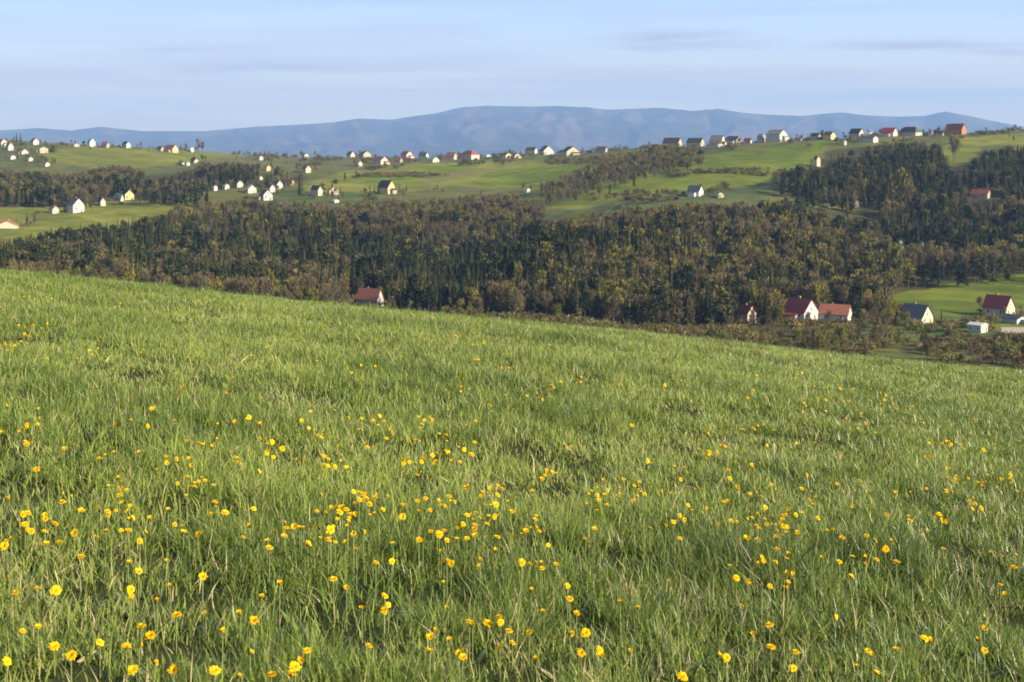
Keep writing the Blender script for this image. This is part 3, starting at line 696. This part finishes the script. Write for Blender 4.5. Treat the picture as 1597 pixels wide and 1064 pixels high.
# where they grow: polygons bound the treetops as the photo shows them, then every tree is rooted on the hillside
S, B, U, H = 'spruce_tree', 'bare_tree', 'budding_tree', 'shrub'
REG = [  # name, polygon of treetops, depth range, one tree per m2, heights, mix
 ('near', [(712, 478), (735, 430), (770, 385), (850, 345), (880, 338), (1000, 320), (1070, 316), (1140, 316), (1200, 306), (1270, 306), (1290, 330), (1370, 340), (1385, 420), (1350, 470), (1250, 455), (1180, 470), (1140, 505), (1000, 500), (860, 492), (750, 485)], (575, 900), 20, (9, 18), {S: .68, B: .17, U: .15}),
 ('near_low', [(850, 400), (1000, 370), (1200, 330), (1380, 330), (1400, 420), (1360, 470), (1250, 455), (1150, 480), (1100, 505), (900, 490)], (590, 860), 27, (9, 15), {B: .50, U: .34, S: .16}),
 ('left', [(-150, 400), (0, 374), (100, 350), (200, 338), (300, 323), (400, 322), (600, 325), (720, 322), (850, 342), (770, 385), (735, 430), (700, 475), (640, 470), (625, 440), (560, 440), (450, 455), (-150, 432)], (620, 990), 21, (9, 18), {S: .84, B: .09, U: .07}),
 ('left_top', [(270, 318), (330, 312), (400, 310), (480, 314), (600, 313), (700, 306), (800, 300), (850, 318), (845, 350), (700, 338), (500, 335), (300, 340)], (860, 1060), 26, (7, 12), {B: .78, U: .14, H: .08}),
 ('left_front', [(-150, 400), (0, 396), (200, 410), (430, 425), (520, 440), (500, 470), (300, 450), (0, 430)], (560, 720), 60, (8, 13), {B: .65, U: .2, S: .15}),
 ('back_left', [(-150, 262), (0, 264), (60, 264), (110, 270), (180, 256), (225, 264), (218, 300), (195, 300), (120, 312), (60, 325), (0, 330), (-150, 335)], (1030, 1290), 32, (11, 16), {S: .5, B: .4, U: .1}),
 ('back_mid', [(218, 278), (290, 264), (330, 250), (400, 252), (440, 262), (480, 272), (470, 284), (380, 278), (330, 288), (280, 300), (220, 302)], (1040, 1320), 30, (10, 15), {S: .66, B: .26, U: .08}),
 ('upper_right', [(1205, 268), (1290, 240), (1350, 228), (1420, 219), (1468, 222), (1478, 250), (1510, 256), (1535, 228), (1760, 215), (1760, 292), (1540, 296), (1480, 290), (1400, 300), (1270, 306), (1255, 285)], (930, 1330), 30, (11, 16), {S: .72, B: .2, U: .08}),
 ('mid_right', [(1385, 285), (1440, 280), (1480, 300), (1760, 306), (1760, 372), (1500, 372), (1400, 352), (1370, 335)], (820, 1010), 30, (11, 17), {S: .50, B: .32, U: .18}),
 ('right_row', [(1372, 420), (1400, 380), (1500, 372), (1760, 360), (1760, 384), (1597, 396), (1500, 404), (1400, 422), (1370, 440)], (745, 900), 34, (10, 15), {B: .45, S: .33, U: .22}),
 ('valley', [(760, 492), (900, 500), (1100, 508), (1150, 508), (1350, 503), (1420, 512), (1480, 512), (1760, 522), (1760, 575), (1400, 565), (1200, 545), (1000, 525), (760, 497)], (440, 620), 46, (2.5, 8.5), {H: .45, B: .35, U: .2}),
 ('valley_mid', [(1100, 470), (1240, 465), (1300, 470), (1400, 465), (1420, 490), (1500, 498), (1540, 500), (1520, 515), (1380, 510), (1100, 510)], (560, 680), 50, (4, 9), {B: .5, U: .3, H: .2}),
 ('edge_scrub', [(690, 470), (760, 480), (1000, 500), (1150, 505), (1180, 490), (1150, 515), (1000, 522), (760, 500), (690, 486)], (540, 640), 22, (3, 8), {H: .55, B: .25, U: .2}),
 ('left_edge_scrub', [(-150, 400), (0, 408), (430, 445), (560, 458), (560, 470), (430, 462), (0, 425)], (560, 660), 40, (3, 8), {H: .5, B: .3, U: .2}),
 ('field_hedge', [(1030, 266), (1150, 258), (1260, 262), (1215, 272), (1150, 266), (1040, 271)], (900, 1400), 30, (1.5, 3.5), {H: .9, B: .1}),
 ('field_hedge_two', [(560, 268), (650, 266), (700, 270), (650, 273), (560, 273)], (900, 1500), 30, (1.5, 3), {H: 1.0}),
 ('field_hedge_three', [(850, 247), (940, 242), (960, 248), (860, 253)], (900, 1600), 30, (1.5, 4), {H: .8, B: .2}),
 ('right_hedge', [(1370, 490), (1480, 494), (1540, 488), (1545, 496), (1470, 505), (1370, 503)], (560, 700), 40, (2, 6), {H: .5, B: .35, U: .15}),
 ('ravine_foot', [(430, 442), (540, 448), (560, 455), (690, 470), (700, 480), (600, 478), (450, 470)], (570, 670), 55, (3, 7), {H: .4, B: .4, U: .2}),
 ('dark_ravine', [(560, 448), (610, 402), (690, 385), (770, 372), (790, 372), (745, 430), (722, 478), (690, 474), (630, 468)], (590, 860), 24, (12, 17), {S: .97, U: .03}),
 ('hedgerow', [(842, 286), (880, 268), (930, 250), (985, 236), (1020, 226), (1095, 226), (1100, 246), (1010, 266), (900, 298), (850, 306)], (940, 1400), 60, (6, 11), {B: .55, U: .15, S: .12, H: .18}),
 ('hedge_low', [(845, 315), (930, 298), (1080, 288), (1260, 262), (1260, 282), (1060, 306), (900, 326)], (850, 1060), 101, (3, 7), {H: .5, B: .35, U: .15}),
 ('slope_trees', [(470, 290), (560, 288), (590, 284), (600, 300), (660, 288), (760, 290), (830, 290), (820, 305), (600, 310), (480, 308)], (930, 1150), 101, (4, 9), {B: .5, H: .25, S: .2, U: .05}),
 ('hamlet', [(320, 280), (400, 272), (470, 268), (560, 262), (560, 275), (470, 292), (400, 300), (320, 300)], (980, 1300), 105, (5, 9), {S: .35, B: .45, H: .2}),
 ('ridge_left', [(-100, 205), (60, 212), (200, 219), (330, 223), (420, 234), (420, 242), (330, 233), (200, 229), (90, 228), (60, 256), (-100, 262)], (1200, 1680), 101, (3, 7.5), {B: .32, S: .13, H: .55}),
 ('ridge_mid', [(400, 236), (560, 240), (800, 232), (1000, 222), (1060, 210), (1060, 225), (990, 240), (800, 250), (560, 260), (420, 255)], (1230, 1680), 101, (3, 7.5), {B: .32, S: .13, H: .55}),
 ('ridge_right', [(1030, 215), (1200, 204), (1400, 200), (1600, 186), (1760, 190), (1760, 222), (1530, 208), (1450, 220), (1300, 232), (1200, 226), (1040, 232)], (1120, 1600), 101, (3, 7.5), {B: .32, S: .13, H: .55}),
]
class G: pass
trees = []
fillx = []
for name, poly, (y0, y1), per, (h0, h1), mix in REG:
    pp = np.array(poly); u0, u1 = (pp[:, 0].min() - 40 - CX) / F, (pp[:, 0].max() + 40 - CX) / F
    area = (u1 - u0) * (y1 ** 2 - y0 ** 2) / 2
    n = int(area / per)
    Y = np.sqrt(rng.random(n) * (y1 ** 2 - y0 ** 2) + y0 ** 2); X = (u0 + (u1 - u0) * rng.random(n)) * Y
    Zt = ground(X, Y)
    hh = h0 + (h1 - h0) * rng.random(n)
    ks = list(mix); kk = rng.choice(len(ks), n, p=np.array(list(mix.values())) / sum(mix.values()))
    # stands of one kind hold together
    st = fnoise(X / 45, Y / 45, 71, 2)
    if S in ks and B in ks and name not in ('near_low',):
        kk = np.where((st > .66) & (kk == ks.index(S)) & (rng.random(n) < .75), ks.index(B), kk)
        kk = np.where((st < .5) & (kk != ks.index(S)) & (rng.random(n) < .7) & (mix[S] > .3), ks.index(S), kk)
    kn = np.array(ks, dtype=object)[kk]
    if S in ks and mix[S] > .4: hh = np.where((kn == B) | (kn == U), hh * .82, hh)
    hh = np.where(kn == H, np.minimum(hh, 2.2 + 2.2 * rng.random(n)), hh)
    hh = np.where((kn == S), hh * (.88 + .38 * rng.random(n)), hh)
    tpx, tpy = to_px(X, Y, Zt + hh)
    clump = fnoise(X / 22, Y / 40, 201, 2) if per > 100 else np.ones(n)
    ok = inpoly(tpx, tpy, poly) & (clump > .60)
    for i in np.where(ok)[0]:
        wpx = hh[i] * {S: .15, B: .26, U: .26, H: .55}[kn[i]] * F / Y[i]
        by = tpy[i] + hh[i] * F / Y[i]
        clash = False
        for (bx0, bx1, by0, by1, bY) in HBOX:
            if tpx[i] + wpx > bx0 and tpx[i] - wpx < bx1:
                if Y[i] < bY and tpy[i] < by1 - (by1 - by0) * .12 and by > by0 - 2: clash = True; break
                if abs(Y[i] - bY - 6) < 11: clash = True; break
        if not clash:
            for (hx_, hy_, hr_, he_, hz_, _l) in HPOS:
                dx, dy = X[i] - hx_, Y[i] - hy_
                al = dx * .875 - dy * .485; la = abs(dx * .485 + dy * .875)
                if -hr_ - 2 < al < 26 and la < hr_ + 3 and Zt[i] + hh[i] - hz_ > he_ * .3 + max(al - hr_, 0) * .5: clash = True; break
        if clash: continue
        trees.append((kn[i], X[i], Y[i], Zt[i], hh[i], tpx[i], tpy[i], wpx))

# a garden tree or two behind and beside each house, a few bushes before it
for (hx_, hy_, hr_, he_, hz_, _l) in HPOS:
    for q in range(random.choice((2, 3, 4)) + (hy_ > 900) * random.choice((0, 1, 2))):
        k = random.choice((B, B, S, U, H)); an = random.choice((random.uniform(.3, 1.4), random.uniform(1.4, 2.7))); rr = hr_ + random.uniform(1.5, 6)
        x, Y = hx_ + math.cos(an) * rr * 1.3, hy_ + math.sin(an) * rr
        h = random.uniform(4, 8.5) if k != H else random.uniform(1.8, 3.4)
        z = float(ground(x, Y)); a_, b_ = to_px(x, Y, z + h); trees.append((k, x, Y, z, h, a_, b_, h * .2 * F / Y))
    for q in range(random.choice((0, 1, 1, 2))):
        an = random.uniform(3.3, 6.1); rr = hr_ + random.uniform(2, 6)
        x, Y = hx_ + math.cos(an) * rr * 1.4, hy_ + math.sin(an) * rr
        h = random.uniform(1.2, 2.8); z = float(ground(x, Y)); a_, b_ = to_px(x, Y, z + h); trees.append((H, x, Y, z, h, a_, b_, h * .4 * F / Y))
def one(kind, px, top_py, base_py, ymin, ymax=1720):
    x, Y, z = drop(px, base_py, ymin, ymax); h = max(3., (base_py - top_py) * Y / F)
    trees.append((kind, x, Y, z, h, px, top_py, h * .2 * F / Y))
for a_ in [(S, 523, 278, 300, 980), (S, 518, 280, 300, 980), (B, 309, 217, 238, 1300), (B, 316, 222, 238, 1300), (S, 26, 205, 222, 1300), (S, 32, 207, 222, 1300), (S, 862, 282, 306, 950), (S, 868, 284, 306, 950), (S, 857, 286, 307, 950),
           (S, 590, 284, 305, 980), (S, 584, 286, 305, 980), (S, 634, 284, 300, 980), (U, 1408, 268, 330, 850), (U, 1398, 276, 330, 850), (B, 1418, 276, 330, 850), (U, 1396, 385, 455, 700), (U, 1238, 410, 470, 640), (U, 1210, 455, 500, 600),
           (B, 1486, 212, 252, 1000), (B, 1490, 218, 252, 1000), (S, 1385, 398, 470, 680), (S, 1375, 404, 472, 680),
           (H, 556, 459, 472, 600), (H, 566, 463, 474, 600), (H, 604, 458, 476, 600), (B, 545, 444, 470, 600), (U, 541, 450, 470, 600), (B, 1148, 474, 507, 570), (H, 1160, 498, 511, 560), (H, 1190, 492, 508, 560), (U, 1214, 470, 508, 560), (H, 1236, 494, 510, 550), (H, 1262, 497, 510, 550), (B, 1292, 484, 512, 550), (H, 1312, 497, 512, 545), (U, 1345, 478, 512, 545), (B, 1352, 470, 512, 545), (H, 1420, 498, 514, 545), (U, 1412, 484, 512, 545), (H, 1450, 503, 515, 545), (B, 1380, 468, 500, 580), (H, 1500, 500, 512, 545), (H, 1545, 490, 504, 560), (B, 1535, 484, 502, 560),
           ('blossoming_tree', 1325, 309, 326, 860), ('blossoming_tree', 1336, 314, 330, 860), ('blossoming_tree', 1292, 319, 330, 860), ('blossoming_tree', 1336, 463, 492, 600), ('blossoming_tree', 1405, 376, 400, 740), ('blossoming_tree', 1437, 376, 396, 740),
           ('blossoming_tree', 602, 424, 452, 660), ('blossoming_tree', 1384, 465, 480, 600)]:
    one(*a_)

# how much of each shows: paint silhouettes front to back on a coarse picture
trees.sort(key=lambda t_: t_[2])
buf = np.zeros((620, 1760), bool)     # columns -80 .. 1680
edge = np.interp(np.arange(-80, 1680), [-80, 0, 450, 1000, 1200, 1597, 1680], [407, 415, 455, 513, 540, 567, 575])
for c_ in range(1760): buf[int(edge[c_]):, c_] = True
hb = sorted(HBOX, key=lambda b_: b_[4]); hi_ = 0
vis = np.zeros(len(trees))
for i, (k, x, Y, z, h, tx, ty, wpx) in enumerate(trees):
    while hi_ < len(hb) and hb[hi_][4] < Y:
        b_ = hb[hi_]; buf[max(0, int(b_[2])):int(b_[3]), max(0, int(b_[0]) + 80):max(0, int(b_[1]) + 80)] = True; hi_ += 1
    w_ = max(1, int(round(wpx * .8))); y0, y1 = max(0, int(ty)), min(620, int(ty + h * F / Y)); x0, x1 = int(tx) + 80 - w_, int(tx) + 81 + w_
    if x1 <= 0 or x0 >= 1760 or y1 <= y0: continue
    x0 = max(0, x0)
    sub = buf[y0:y1, x0:x1]
    if tx + w_ > 0 and tx - w_ < 1597: vis[i] = (~sub).sum()
    sub[:] = True
GROUPS = {S: 'dark spruces of the valley forest', B: 'bare brown trees of the valley woods', U: 'budding trees of the valley woods', H: 'shrubs along the valley and hedges', 'blossoming_tree': 'white blossoming trees on the slopes'}
LABELS = {S: 'dark green spruce standing in the forest across the valley', B: 'leafless brown tree in the woods across the valley', U: 'yellow green tree just coming into leaf in the valley woods',
          H: 'low olive brown shrub in the valley scrub or a field hedge', 'blossoming_tree': 'small tree in white blossom on the slope across the valley'}
CATS = {S: 'spruce', B: 'tree', U: 'tree', H: 'shrub', 'blossoming_tree': 'tree'}
order = np.argsort(-vis)
count = {k: 0 for k in KINDS}; chosen = set()
for i in order:
    k = trees[i][0]
    if vis[i] >= 6 and count[k] < 295: count[k] += 1; chosen.add(int(i))
rest = {k: [] for k in KINDS}
for i, (k, x, Y, z, h, tx, ty, wpx) in enumerate(trees):
    if i in chosen:
        cm_, tm_ = KINDS[k]['meshes'][random.randrange(KINDS[k]['vars'])]
        r = bpy.data.objects.new(k, None); COL.objects.link(r)
        tag(r, LABELS[k], CATS[k], GROUPS[k])
        wd = h * random.uniform(.85, 1.2) if k != H else h * random.uniform(1.0, 1.7)
        r.location = (x, Y, z - .1); r.scale = (wd, wd, h); r.rotation_euler = (random.uniform(-.03, .03), random.uniform(-.03, .03), random.uniform(0, 6.28))
        r.empty_display_size = .1
        c_ = bpy.data.objects.new('crown', cm_); COL.objects.link(c_); c_.parent = r
        t_ = bpy.data.objects.new('trunk', tm_); COL.objects.link(t_); t_.parent = r
    else:
        rest[k].append((x, Y, z, h))
MASSN = {S: 'spruce_forest', B: 'bare_woods', U: 'budding_woods', H: 'shrubbery', 'blossoming_tree': 'blossom_undergrowth'}
for k, lst in rest.items():
    if not lst: continue
    Vs, Fs, At, n0 = [], [], [], 0
    for (x, Y, z, h) in lst:
        cr, tr = KINDS[k]['lo'][random.randrange(KINDS[k]['vars'])]
        a_ = random.uniform(0, 6.28); wd = h * random.uniform(.85, 1.25) * (1.4 if k == H else 1)
        M = np.array([[math.cos(a_) * wd, -math.sin(a_) * wd, 0], [math.sin(a_) * wd, math.cos(a_) * wd, 0], [0, 0, h]])
        v = cr[0] @ M.T + (x, Y, z - .1)
        Vs.append(v); Fs.append(cr[1] + n0); n0 += len(v); At.append(np.full(len(v), random.random()))
    me = raw_mesh(MASSN[k], np.concatenate(Vs), [np.concatenate(Fs)], {'vary': np.concatenate(At)})
    o = link(MASSN[k], me, KINDS[k]['ms'])
    tag(o, 'the rest of the ' + {S: 'dark spruces filling the slopes across the valley', B: 'leafless brown trees filling the slopes across the valley', U: 'yellow green budding trees across the valley', H: 'low shrubs and scrub across the valley', 'blossoming_tree': 'white blossom across the valley'}[k], 'forest' if k != H else 'scrub', None, 'stuff')
print('TREES', len(trees), count, {k: len(v) for k, v in rest.items()})

# ------------------------------------------------------------------ meadow grass
def grass(NB=2000000):
    y0, y1 = 2.2, 46.0
    Y = y0 + (y1 - y0) * rng.random(NB) ** 1.12
    Xh = .41 * Y + 1.2
    X = (rng.random(NB) * 2 - 1) * Xh
    # tufts of blades with thin gaps between them, and broader drifts of coarser, darker grass
    dens = fnoise(X / .26, Y / .30, 101, 3)
    patch = fnoise(X / 2.2 + 9, Y / 3.0, 55, 3)
    hole = fnoise(X / .75 + 3, Y / .8, 131, 2)
    keep = rng.random(NB) < np.clip((dens - .32) * 4.4, np.where(Y < 7, .20, .28), 1) * np.clip((hole - .16) * 4, np.where(Y < 7, .42, .60), 1)
    X, Y, dens, patch, hole = X[keep], Y[keep], dens[keep], patch[keep], hole[keep]
    n = len(X)
    Z = meadow(X, Y) - .01
    tus = np.zeros(n)                                 # tussocks of coarse dark grass
    tr_ = np.random.default_rng(23)
    for _ in range(95):
        ty_ = 3.5 + 40 * tr_.random() ** 1.3; tx_ = (tr_.random() * 2 - 1) * (.40 * ty_ + .6); ra, rb = .15 + .05 * ty_ * tr_.random(), .15 + .05 * ty_ * tr_.random()
        m_ = (np.abs(X - tx_) < ra * 3) & (np.abs(Y - ty_) < rb * 3)
        tus[m_] = np.maximum(tus[m_], np.exp(-((X[m_] - tx_) / ra) ** 2 - ((Y[m_] - ty_) / rb) ** 2) * (.4 + .6 * tr_.random()))
    hh = (.048 + .075 * rng.random(n) ** 1.4) * (.55 + .85 * dens) * (.55 + .95 * patch) * (.62 + .7 * hole)
    hh *= 1 + .7 * tus
    tall = rng.random(n) < .035; hh[tall] *= 1.6
    wd = (.0009 + .0011 * rng.random(n)) * (1 + Y / 15)
    th = rng.random(n) * 6.283                       # lean direction
    lean = np.abs(rng.normal(0, .26, n)) + .03; bend = np.abs(rng.normal(0, .30, n))
    flat = rng.random(n) < .07; lean[flat] += .8
    leaf = rng.random(n) < .025                       # broad low leaves of dandelion and plantain
    wd[leaf] *= 4.5; lean[leaf] += .7; hh[leaf] = .05 + .05 * rng.random(leaf.sum())
    L_ = np.stack([np.cos(th), np.sin(th)], 1)
    fa = th + np.pi / 2 + rng.normal(0, .9, n)       # width direction
    W_ = np.stack([np.cos(fa), np.sin(fa), 0 * fa], 1)
    P = []
    for t_, k in ((0, .9), (.55, 1.), (1., 0)):
        off = hh * (lean * t_ + bend * t_ ** 2.2)
        zz = hh * t_ * (1 - .28 * bend * t_) / np.sqrt(1 + (lean * .8) ** 2)
        c = np.stack([X + L_[:, 0] * off, Y + L_[:, 1] * off, Z + zz], 1)
        if k: P += [c - W_ * (wd * k)[:, None], c + W_ * (wd * k)[:, None]]
        else: P.append(c)
    V = np.stack(P, 1)
    b = (np.arange(n) * 5)[:, None]
    q = b + [0, 1, 3, 2]; tri = b + [2, 3, 4]
    var = np.clip(.62 * rng.random(n) ** 1.1 - .42 * (patch - .5) * 1.6 + .34 * (fnoise(X / 5, Y / 8, 77, 2) - .42) - .30 * tus, 0, .86)
    var[leaf] *= .5
    dry = rng.random(n) < .05 + .10 * (hole < .34)
    var[dry] = .93 + .07 * rng.random(dry.sum())
    return raw_mesh('meadow_grass', V.reshape(-1, 3), [q, tri], {'vary': np.repeat(var, 5)}), n
gm, ng = grass()
GR = [(.0, (.090, .138, .030)), (.25, (.168, .232, .050)), (.5, (.276, .340, .074)), (.82, (.415, .445, .118)), (.90, (.36, .33, .11)), (.95, (.46, .37, .18)), (1., (.56, .48, .29))]
tag(link('meadow_grass', gm, mat_leafy('grass_blades', GR, 'vary', .42, .18)), 'tall fresh green meadow grass covering the near slope', 'grass', None, 'stuff')
print('GRASS', ng)

# ------------------------------------------------------------------ dandelions
PET = mat_leafy('dandelion_petals', [(0, (.66, .40, .016)), (.25, (.80, .50, .012)), (.8, (.86, .60, .02)), (1, (.80, .54, .03))], 'object', .25)
PETS = mat_leafy('dandelion_petals_far', [(0, (.66, .40, .016)), (.3, (.80, .50, .012)), (1, (.86, .60, .02))], 'vary', .25)
STEMM = mat_plain('dandelion_stem', (.14, .17, .06), .6)
CALM = mat_plain('dandelion_calyx', (.07, .12, .03), .7)
def head_mesh(n=54, close=0.0, seed=0):
    r_ = np.random.default_rng(seed)
    Vs, Fs = [], []
    for i in range(n):
        ring = i % 3; th = i / n * 6.283 * 3 + r_.normal() * .12
        el = (.12 + .42 * ring + close * (1.2 - .25 * ring)) + r_.normal() * .10      # rise of the floret
        ln = (.0215, .0175, .0115)[ring] * (1 + r_.normal() * .09); wd = (.0032, .0028, .0024)[ring]
        d = np.array([math.cos(th) * math.cos(el), math.sin(th) * math.cos(el), math.sin(el)]); s_ = np.array([-math.sin(th), math.cos(th), 0])
        c = np.array([math.cos(th), math.sin(th), 0]) * .002
        b = len(Vs)
        Vs += [c - s_ * wd * .5, c + s_ * wd * .5, c + d * ln * .7 + s_ * wd, c + d * ln - np.array([0, 0, .0015]) + s_ * wd * .7, c + d * ln - np.array([0, 0, .0015]) - s_ * wd * .7, c + d * ln * .7 - s_ * wd]
        Fs += [(b, b + 1, b + 2, b + 5), (b + 5, b + 2, b + 3, b + 4)]
    return np.array(Vs), np.array(Fs)
HEADS = []
for v in range(7):
    hv, hf = head_mesh(66 if v < 5 else 42, 0.0 if v < 4 else (.35 if v == 4 else .75), v)
    me = raw_mesh('dandelion_flower_head', hv, [hf]); me.materials.append(PET); HEADS.append((me, hv, hf))
tv, tf = tube((0, 0, -1), (0, 0, 0), .0026, .0020, 6); STEM = raw_mesh('dandelion_stem', tv, [tf], None, True); STEM.materials.append(STEMM)
cv1, cf1 = tube((0, 0, -.011), (0, 0, -.003), .0035, .0075, 8); cv2, cf2 = tube((0, 0, -.003), (0, 0, .002), .0075, .0068, 8)
cv, cf = join([(cv1, cf1), (cv2, cf2)]); CAL = raw_mesh('dandelion_calyx', cv, [cf], None, True); CAL.materials.append(CALM)

SPOT = """11,781 186,774 97,784 127,798 235,811 262,796 335,785 330,801 351,801 39,819 86,818 116,833 93,847 72,850 218,844 286,833 309,834 389,822 443,839 127,870 200,880 216,894 259,877 316,902 266,916 436,913 407,933
24,926 58,920 87,922 245,939 275,961 375,959 396,970 321,959 347,987 220,978 234,994 156,1004 217,1008 197,1009 85,1012 111,1023 11,1035 207,1049 271,1049 241,1036 423,1054 335,1049 372,1059 420,856
631,789 627,801 653,844 696,844 728,841 741,820 759,820 773,788 792,784 820,830 773,860 697,877 692,911 611,877 845,888 947,788 967,778 988,785 1013,825 1037,819 927,826 913,843 1044,909 899,960 848,957 737,978 732,973 761,974 778,963 794,987 799,1004
825,988 701,999 670,1019 721,1028 716,1020 889,989 913,988 906,1020 937,1025 935,1014 983,1020 837,1030 699,949 1251,802 1275,809 1196,819 1219,818 1164,841 1212,857 1230,865 1281,872 1309,877 1313,839 1299,826 1351,836 1365,844 1381,857 1419,813 1416,808 1363,794 1349,880 1350,871 1367,874 1398,877 1327,901 1547,864 1581,885
1560,913 1567,927 1174,990 1202,1011 1241,1019 1237,1043 1200,975 1336,1044 1367,1053 1398,1018 1442,997 1535,981 1535,1015 1420,770 1478,771 1382,803 1471,857 985,664 1075,669 1323,678 1338,668 1196,695 1016,724 1001,737 941,750 972,748 997,752 968,772 948,789 989,783 1045,771
1092,764 1130,785 1258,741 1305,755 1340,750 1226,733 1172,726 1166,621 1062,594 1037,601 1088,554 1080,799 1103,796 1060,805 1120,818 1095,802 1067,811 1140,815 1050,815 180,664 204,655 230,666 364,592 352,613 282,610 237,637 42,693 116,693 8,634 113,458 186,478 389,651 367,659 406,662 121,561 850,742 862,738 845,748 890,698 880,694
40,690 100,700 165,712 178,708 155,716 505,712 512,716 590,665 612,676 470,657 385,655 285,605 820,515 476,722 440,700 403,737 416,707 217,708 57,733 185,746 292,745 520,826 500,773 515,828 556,860 586,880 530,722 640,629 640,692 700,640 478,1016 470,1030 455,1052 575,1010 460,1040 1010,720 960,775 1330,790 1375,742 1480,690 1500,740 1475,770 1430,690 1520,655
1545,800 1590,690 1450,1001 1150,760 1320,655 1350,660 1365,675 1400,640 1440,660 1060,840 1064,1056 390,1020 1290,830 1390,845 1330,870 150,840 480,850 520,905 600,930 560,780 330,700 60,640 740,690 730,760 700,775 800,640 850,590 930,640"""
spots = [tuple(float(q) for q in p.split(',')) for p in SPOT.split()]
# further small ones, in the loose drifts of the photo
while len(spots) < 980:
    px, py = rng.uniform(0, 1597), 430 + 600 * rng.random() ** 1.0
    if fnoise(np.array([px / 150.]), np.array([py / 55.]), 91, 2)[0] > .50 + .25 * rng.random() - .1:
        e_ = np.interp(px, [0, 450, 1000, 1200, 1597], [415, 455, 513, 540, 567])
        if py > e_ + 12 and (py < 850 or rng.random() < .30) and (px > 500 or rng.random() < .6):
            spots.append((px, py))
            while rng.random() < .55 and len(spots) < 980: spots.append((px + 16 * rng.normal(), max(e_ + 10, py + 5 * rng.normal())))
fl = []
for i, (px, py) in enumerate(spots):
    u = (px - CX) / F
    Y = np.arange(3.2, 44, .02)
    hf = .55 + .50 * rng.random() + (.22 if py > 820 else 0)
    xf = u * Y
    zz = meadow(xf, Y) + .03 + hf * .098 * (.55 + .95 * fnoise(xf / 2.2 + 9, Y / 3.0, 55, 3)) * (.62 + .7 * fnoise(xf / .75 + 3, Y / .8, 131, 2)) * (1 + .002 * Y)
    gy = HZ - F * (zz - CAMH) / Y
    k = np.where(gy <= py)[0]
    if not len(k): continue
    k = k[0]
    fl.append((u * Y[k], float(Y[k]), float(zz[k]), float(zz[k] - meadow(u * Y[k], Y[k])), i < 330, px, py))
SPECIAL = {(670, 1019): 'round bright dandelion in front of a dark gap at the bottom centre', (737, 978): 'biggest dandelion, in the tight cluster at bottom centre', (235, 811): 'bright dandelion standing alone left of the middle', (1419, 813): 'bright dandelion over a dark hollow at the right',
           (985, 664): 'bright far dandelion alone in the middle of the meadow', (87, 922): 'brightest of three dandelions in a row near the left edge', (1202, 1011): 'middle of three dandelions in a slanting line at lower right', (1174, 990): 'upper of three dandelions in a slanting line at lower right'}
sz = [(1 if f[4] else .8) / f[1] for f in fl]
ordr = sorted(range(len(fl)), key=lambda i: -sz[i])
Vs, Fs, At, n0 = [], [], [], 0
for rank, i in enumerate(ordr):
    x, Y, z, hh, known, px, py = fl[i]
    vi = random.choice((0, 1, 2, 3, 0, 4, 4, 5, 5, 6)) if known else random.choice((0, 1, 2, 3, 4, 4, 5, 6))
    sc = random.uniform(.78, 1.12) if known else random.uniform(.6, .95)
    sc *= .70
    tl = abs(random.gauss(.35, .22)) if random.random() < .72 else random.uniform(.6, 1.25); ta = math.atan2(-1, .45) + random.gauss(0, .8)   # nod towards the light and the viewer
    ax = Vector((math.cos(ta), math.sin(ta), 0)).cross(Vector((0, 0, 1)))
    q = Matrix.Rotation(-tl, 3, ax) @ Matrix.Rotation(random.uniform(0, 6.28), 3, 'Z')
    if rank < 298:
        r = bpy.data.objects.new('dandelion', None); COL.objects.link(r); r.location = (x, Y, z - hh)
        lab = SPECIAL.get((px, py), 'smaller yellow dandelion flower among the meadow grass')
        tag(r, lab, 'dandelion', 'dandelions in the meadow')
        h_ = bpy.data.objects.new('flower_head', HEADS[vi][0]); COL.objects.link(h_); h_.parent = r
        h_.location = (0, 0, hh); h_.rotation_euler = q.to_euler(); s_ = sc * (1.12 if (px, py) in SPECIAL else 1); h_.scale = (s_, s_, s_)
        c_ = bpy.data.objects.new('calyx', CAL); COL.objects.link(c_); c_.parent = h_
        t_ = bpy.data.objects.new('stem', STEM); COL.objects.link(t_); t_.parent = r
        t_.location = (0, 0, hh - .008); t_.scale = (1, 1, hh + .01)
    else:
        v = (HEADS[vi][1] * sc) @ np.array(q).T + (x, Y, z)
        Vs.append(v); Fs.append(HEADS[vi][2] + n0); n0 += len(v); At.append(np.full(len(v), random.random()))
me = raw_mesh('distant_dandelions', np.concatenate(Vs), [np.concatenate(Fs)], {'vary': np.concatenate(At)})
tag(link('meadow_flowers', me, PETS), 'tiny far yellow dandelions scattered up to the meadow crest', 'flowers', None, 'stuff')

# ------------------------------------------------------------------ haze
V, Fc = [], []
box(V, Fc, -19500, 19500, -60, 23800, -140, 900)
m, n, l = mat_new('thin_blue_air')
o = n.new('ShaderNodeOutputMaterial'); pv = n.new('ShaderNodeVolumePrincipled')
pv.inputs['Color'].default_value = (.33, .54, 1.0, 1); pv.inputs['Density'].default_value = 5.8e-5; pv.inputs['Anisotropy'].default_value = 0.0
l.new(pv.outputs[0], o.inputs['Volume'])
hz = link('haze', poly_mesh('haze', V, Fc), m); tag(hz, kind='stuff'); hz.display_type = 'WIRE'
